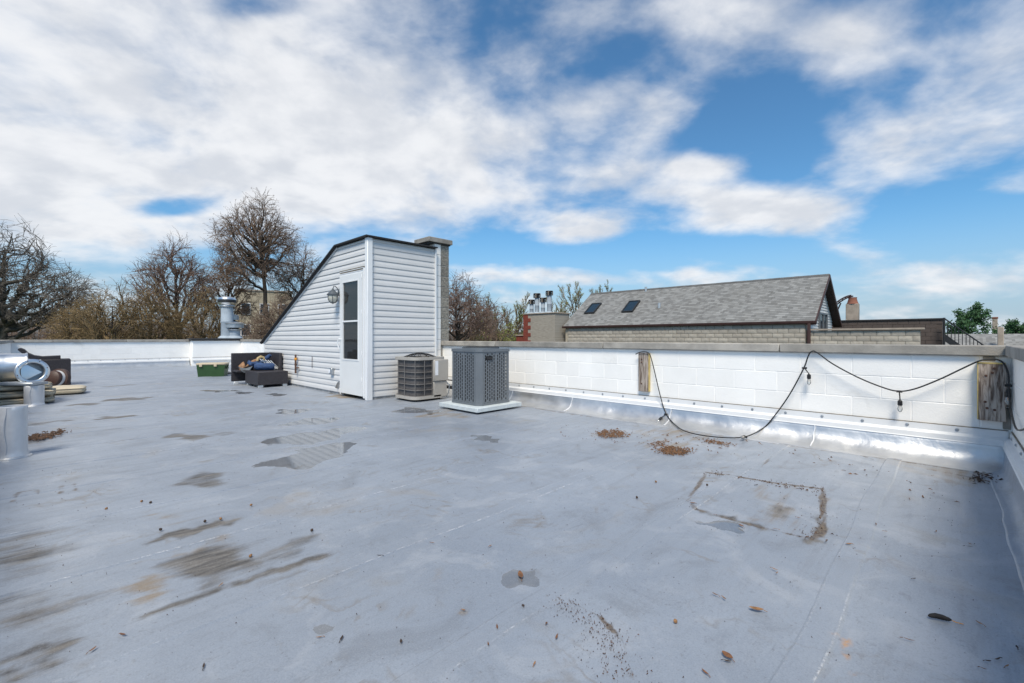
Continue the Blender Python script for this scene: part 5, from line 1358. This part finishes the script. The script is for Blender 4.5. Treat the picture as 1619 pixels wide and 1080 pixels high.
def limbs(r_, starts_p, starts_t, par, tgt, seg, r0, r1, sides, bend=.35, fmin=.35, wob=.05):
    """curved limbs from somewhere on the parent polylines to the targets"""
    M_ = len(tgt); N = starts_p.shape[1]
    f = fmin + (1 - fmin) * r_.random(M_) ** .8; ff = f * (N - 1); i0 = np.clip(ff.astype(int), 0, N - 2); fr = (ff - i0)[:, None]
    p0 = starts_p[par, i0] * (1 - fr) + starts_p[par, i0 + 1] * fr; t0 = unit(starts_p[par, i0 + 1] - starts_p[par, i0])
    ln = np.linalg.norm(tgt - p0, axis=1, keepdims=True); c1 = p0 + t0 * ln * bend + np.array([0, 0, .05]) * ln
    u = np.linspace(0, 1, seg + 1)[None, :, None]
    pts = (1 - u) ** 2 * p0[:, None] + 2 * u * (1 - u) * c1[:, None] + u ** 2 * tgt[:, None]
    pts[:, 1:-1] += r_.normal(0, 1, (M_, seg - 1, 3)) * ln[:, None] * wob
    rad = (r0 * (1 - u[..., 0]) + r1 * u[..., 0]) * np.ones((M_, 1)) * np.clip(ln, .4, 1.6) ** .3
    return pts, tubes(pts, rad, sides)
def near(a, b):
    out = np.empty(len(a), int)
    for k in range(0, len(a), 2000):
        d = ((a[k:k + 2000, None] - b[None]) ** 2).sum(-1); out[k:k + 2000] = d.argmin(1)
    return out
def dome_tree(name, label, px, depth, y_c, rx_px, rz_px, counts, seed, bark='bark', twig='twig_brown', bud=None, base_px=None, r0=.3, tip=.009, fork=.25, droop=0.0, wob=.05, cat='tree', group=None, up=-.35):
    r_ = np.random.default_rng(seed); bp = atd(base_px if base_px is not None else px, 534, depth)
    t = thing(name, label, cat, (bp.x, bp.y, -10.3), 0, group)
    cc = np.array(atd(px, y_c, depth)) - np.array([bp.x, bp.y, -10.3]); k = depth / F; rad = np.array([rx_px * k, rx_px * k, rz_px * k])
    top = cc + np.array([0, 0, rad[2] * .55]); u = np.linspace(0, 1, 13)[:, None]
    tr = u * top * np.array([[1, 1, 0]]) * u + np.concatenate([0 * u, 0 * u, u * top[2]], 1); tr[1:-1, :2] += r_.normal(0, .05, (11, 2)); tr = tr[None]
    trad = r0 * (1 - .86 * u[:, 0])[None]
    n1, n2, n3, n4 = counts
    T1 = pick(r_, n1, cc, rad, .35, .72, up); 
    fz = np.clip((T1[:, 2] - fork * 4.0 * np.linalg.norm(T1[:, :2] - cc[:2], axis=1) * .8) / top[2], .25, .97)
    P1 = np.empty((len(T1), 9, 3)); uu = np.linspace(0, 1, 9)[:, None]
    for i in range(len(T1)):
        z = fz[i] * 12; a = int(min(z, 11)); s0 = tr[0, a] * (1 - (z - a)) + tr[0, a + 1] * (z - a)
        L_ = np.linalg.norm(T1[i] - s0); c1 = s0 + np.array([(T1[i, 0] - s0[0]) * .55, (T1[i, 1] - s0[1]) * .55, L_ * .12])
        P1[i] = (1 - uu) ** 2 * s0 + 2 * uu * (1 - uu) * c1 + uu ** 2 * T1[i]; P1[i, 1:-1] += r_.normal(0, wob * .5 * L_ * .6, (7, 3))
    b1 = tubes(P1, np.clip(r0 * .32 * (1 - .7 * uu[:, 0]), .02, 1)[None] * np.ones((len(T1), 1)), 5)
    T2 = pick(r_, n2, cc, rad, .45, .88, up); P2_, b2 = limbs(r_, P1, None, near(T2, T1), T2, 5, .032, .016, 4, wob=wob)
    T3 = pick(r_, n3, cc, rad, .45, .97, up); P3_, b3 = limbs(r_, P2_, None, near(T3, T2), T3, 4, .016, .010, 3, wob=wob)
    T4 = pick(r_, n4, cc, rad, .5, 1.06, up) - np.array([0, 0, droop]); P4_, b4 = limbs(r_, P3_, None, near(T4, T3), T4, 3, .010, tip, 3, wob=wob * 1.2)
    T5 = P4_[:, -1] + unit(unit(P4_[:, -1] - P4_[:, -2]) + r_.normal(0, .55, (len(P4_), 3))) * r_.uniform(.15, .42, (len(P4_), 1)); P5_, b5 = limbs(r_, P4_, None, np.arange(len(P4_)), T5, 2, tip, tip * .7, 3)
    put('trunk', np_mesh('trunk', *join([tubes(tr, trad, 8), b1]), bark), t)
    put('crown', np_mesh('crown', *join([b2, b3, b4, b5]), twig), t)
    if bud:
        V, Fc = buds(r_, T5, bud[1], bud[2], bud[3]); put('buds', np_mesh('buds', V, Fc, bud[0], False), t)
    return t
dome_tree('gnarled_tree', 'wide gnarled bare tree with dense dark twigs at the left edge', 5, 27, 478, 116, 112, (40, 300, 1100, 2300), 8, 'bark_grey', 'twig_grey', None, 8, .42, .010, .2, .1, .09)
dome_tree('vase_tree', 'upright bare tree with many thin rising stems left of the tallest tree', 277, 31, 462, 56, 80, (26, 200, 800, 1600), 5, 'bark', 'twig_red', ('bud_brown', 3000, .022, .03), 284, .26, .009, .5, 0, .035)
dome_tree('tall_tree', 'tallest bare tree with round crown behind the sloping roof edge', 408, 32, 394, 62, 80, (38, 280, 1100, 2300), 12, 'bark', 'twig_brown', ('bud_brown', 6500, .028, .03), 432, .36, .010, .28, 0, .045, up=-.75)
dome_tree('slender_tree', 'thin bare tree reaching up just left of the sloping roof edge', 480, 36, 462, 42, 66, (20, 130, 500, 1100), 21, 'bark', 'twig_brown', ('bud_ochre', 1500, .03, .04), 482, .2, .010, .4)
dome_tree('slender_tree', 'bare tree with brown twigs filling the gap under the tallest crown', 360, 34, 478, 44, 86, (22, 150, 600, 1300), 22, 'bark', 'twig_brown', ('bud_brown', 2000, .025, .03), 366, .24, .010, .3)
for (px, dp, yc, rx_, rz_, sd_, lb) in ((178, 25, 520, 48, 66, 31, 'ochre budding shrub right of the gnarled tree'), (238, 27, 520, 44, 66, 32, 'ochre budding shrub in front of the vase-shaped tree'), (318, 29, 522, 46, 60, 33, 'ochre budding shrub left of the metal flues'), (128, 26, 524, 38, 48, 34, 'ochre shrub under the gnarled tree branches')):
    dome_tree('ochre_shrub', lb, px, dp, yc, rx_, rz_, (18, 110, 400, 800), sd_, 'bark', 'twig_ochre', ('bud_ochre', 1800, .03, .05), px, .14, .010, .45, 0, .04, 'shrub', 'ochre budding shrubs beyond the far parapet')
dome_tree('ochre_shrub', 'brown shrub below the tallest tree, beside the sloping roof edge', 446, 27, 524, 44, 54, (20, 130, 500, 1100), 35, 'bark', 'twig_brown', ('bud_ochre', 1800, .026, .04), 448, .14, .010, .45, 0, .04, 'shrub', 'ochre budding shrubs beyond the far parapet')
# right of the pier
dome_tree('purple_tree', 'bare purplish tree rising right of the split-face pier', 722, 27, 505, 60, 62, (24, 170, 700, 1700), 41, 'bark', 'twig_red', ('bud_brown', 4500, .03, .03), 722, .24, .010, .3, 0, .05)
GRN = CR(20, 4.6, 50, .45, .06, .09, (10, 7, 2), .4, .42, .016, .4, 7, (36, 32, 30))
for (px, dp, hh, sd_, lb) in ((768, 36, 1.6, 51, 'green budding tree between the pier and the grey chimney'), (812, 38, 2.0, 52, 'green budding tree behind the red quoins'), (900, 46, 4.0, 53, 'pale green budding tree right of the four flues'), (955, 50, 4.4, 54, 'pale green budding tree rising behind the shingled ridge'), (845, 42, 2.6, 55, 'pale green tree directly behind the four flues'), (1005, 56, 4.0, 56, 'faint budding tree top just above the shingled ridge')):
    tree('budding_tree', lb, px, dp, GRN, BASE + hh, .20, (0, 0), 'bark', 'twig_ochre', ('bud_green', 8000, .042, .06), sd_, 2, 'tree', 'green budding trees behind the chimney')
BSH = CR(16, 3.2, 62, .45, .12, .05, (9, 8, 2), .4, .45, .012, .4, 6)
tree('leafy_bush', 'yellow-green bush low behind the coping beside the pier', 766, 31, BSH, BASE + .6, .15, (0, 0), 'bark', 'twig_brown', ('bud_green', 9000, .05, .12), 61, 2, 'shrub')
# the dense brush behind: one mass
def thicket(name, label, x0, x1, d0, d1, n, z0, z1, seed, twig, bud=None):
    r_ = np.random.default_rng(seed); px = r_.uniform(x0, x1, n); dp = r_.uniform(d0, d1, n)
    b = np.array([list(atd(px[i], 534, dp[i])) for i in range(n)]); b[:, 2] = -10.3
    lv = grow(seed, b, np.tile([0, 0, 1.0], (n, 1)), r_.uniform(z0, z1, n) + 10.3, np.full(n, .09), [S(1, 6, .05, .03, 0, 0, 0, 4, taper=.7), S(11, 5, .14, .05, .6, 52, 2.5, 3, abs=1, dec=.4, rr=.5, rmin=.03), S(8, 3, .15, .05, .15, 50, .45, 3, rr=.5, rmin=.02), S(3, 2, .14, .04, .2, 45, .55, 3, rmin=.016)])
    o = put(name, np_mesh(name, *join([l[:2] for l in lv]), twig)); tag(o, label, 'thicket', None, 'stuff')
    if bud:
        V, Fc = buds(r_, lv[-1][2], *bud[1:]); put('buds', np_mesh('buds', V, Fc, bud[0], False), o)
thicket('thicket', 'dense brown thicket along the far side of the roof', -60, 540, 33, 48, 110, CAMH - .4, CAMH + 2.2, 71, 'twig_brown', ('bud_brown', 5000, .035, .1))
thicket('thicket', 'brown brush between the pier and the grey chimney', 700, 803, 31, 44, 40, CAMH - .4, CAMH + 2.2, 72, 'twig_brown', ('bud_brown', 2500, .04, .1))
thicket('far_woods', 'far tree line on the horizon at the right', 1480, 1700, 120, 190, 40, CAMH - 1.5, CAMH + .6, 73, 'twig_grey', ('bud_green', 2500, .12, .3))
# evergreens
def evergreen(label, px, depth, top, w, seed):
    c = atd(px, 534, depth); t = thing('evergreen_tree', label, 'tree', (c.x, c.y, -10.3), 0, 'evergreens at the right horizon')
    h_ = 10.3 + top
    lv = grow(seed, (0, 0, 0), (.02, 0, 1), h_, .28, [S(1, 9, .03, .0, 0, 0, 0, 6, taper=.85), S(40, 5, .1, .04, .3, 78, w, 4, abs=1, dec=.72, rr=.3, adec=.4), S(12, 3, .12, .05, .15, 48, .36, 3, rr=.5, rmin=.015)])
    put('trunk', np_mesh('trunk', *join([l[:2] for l in lv[:2]]), 'bark'), t)
    r_ = np.random.default_rng(seed); V, Fc = buds(r_, lv[2][2], 14000, .13, .16); V2, F2 = lv[2][:2]
    put('crown', np_mesh('crown', *join([(V2, F2), (V, Fc)]), 'needle'), t)
evergreen('dark green evergreen tree behind the grey shingle roof at right', 1550, 48, CAMH + 2.6, 5.4, 81)
evergreen('smaller evergreen at the far right of the skyline', 1600, 60, CAMH + 1.2, 4.5, 82)
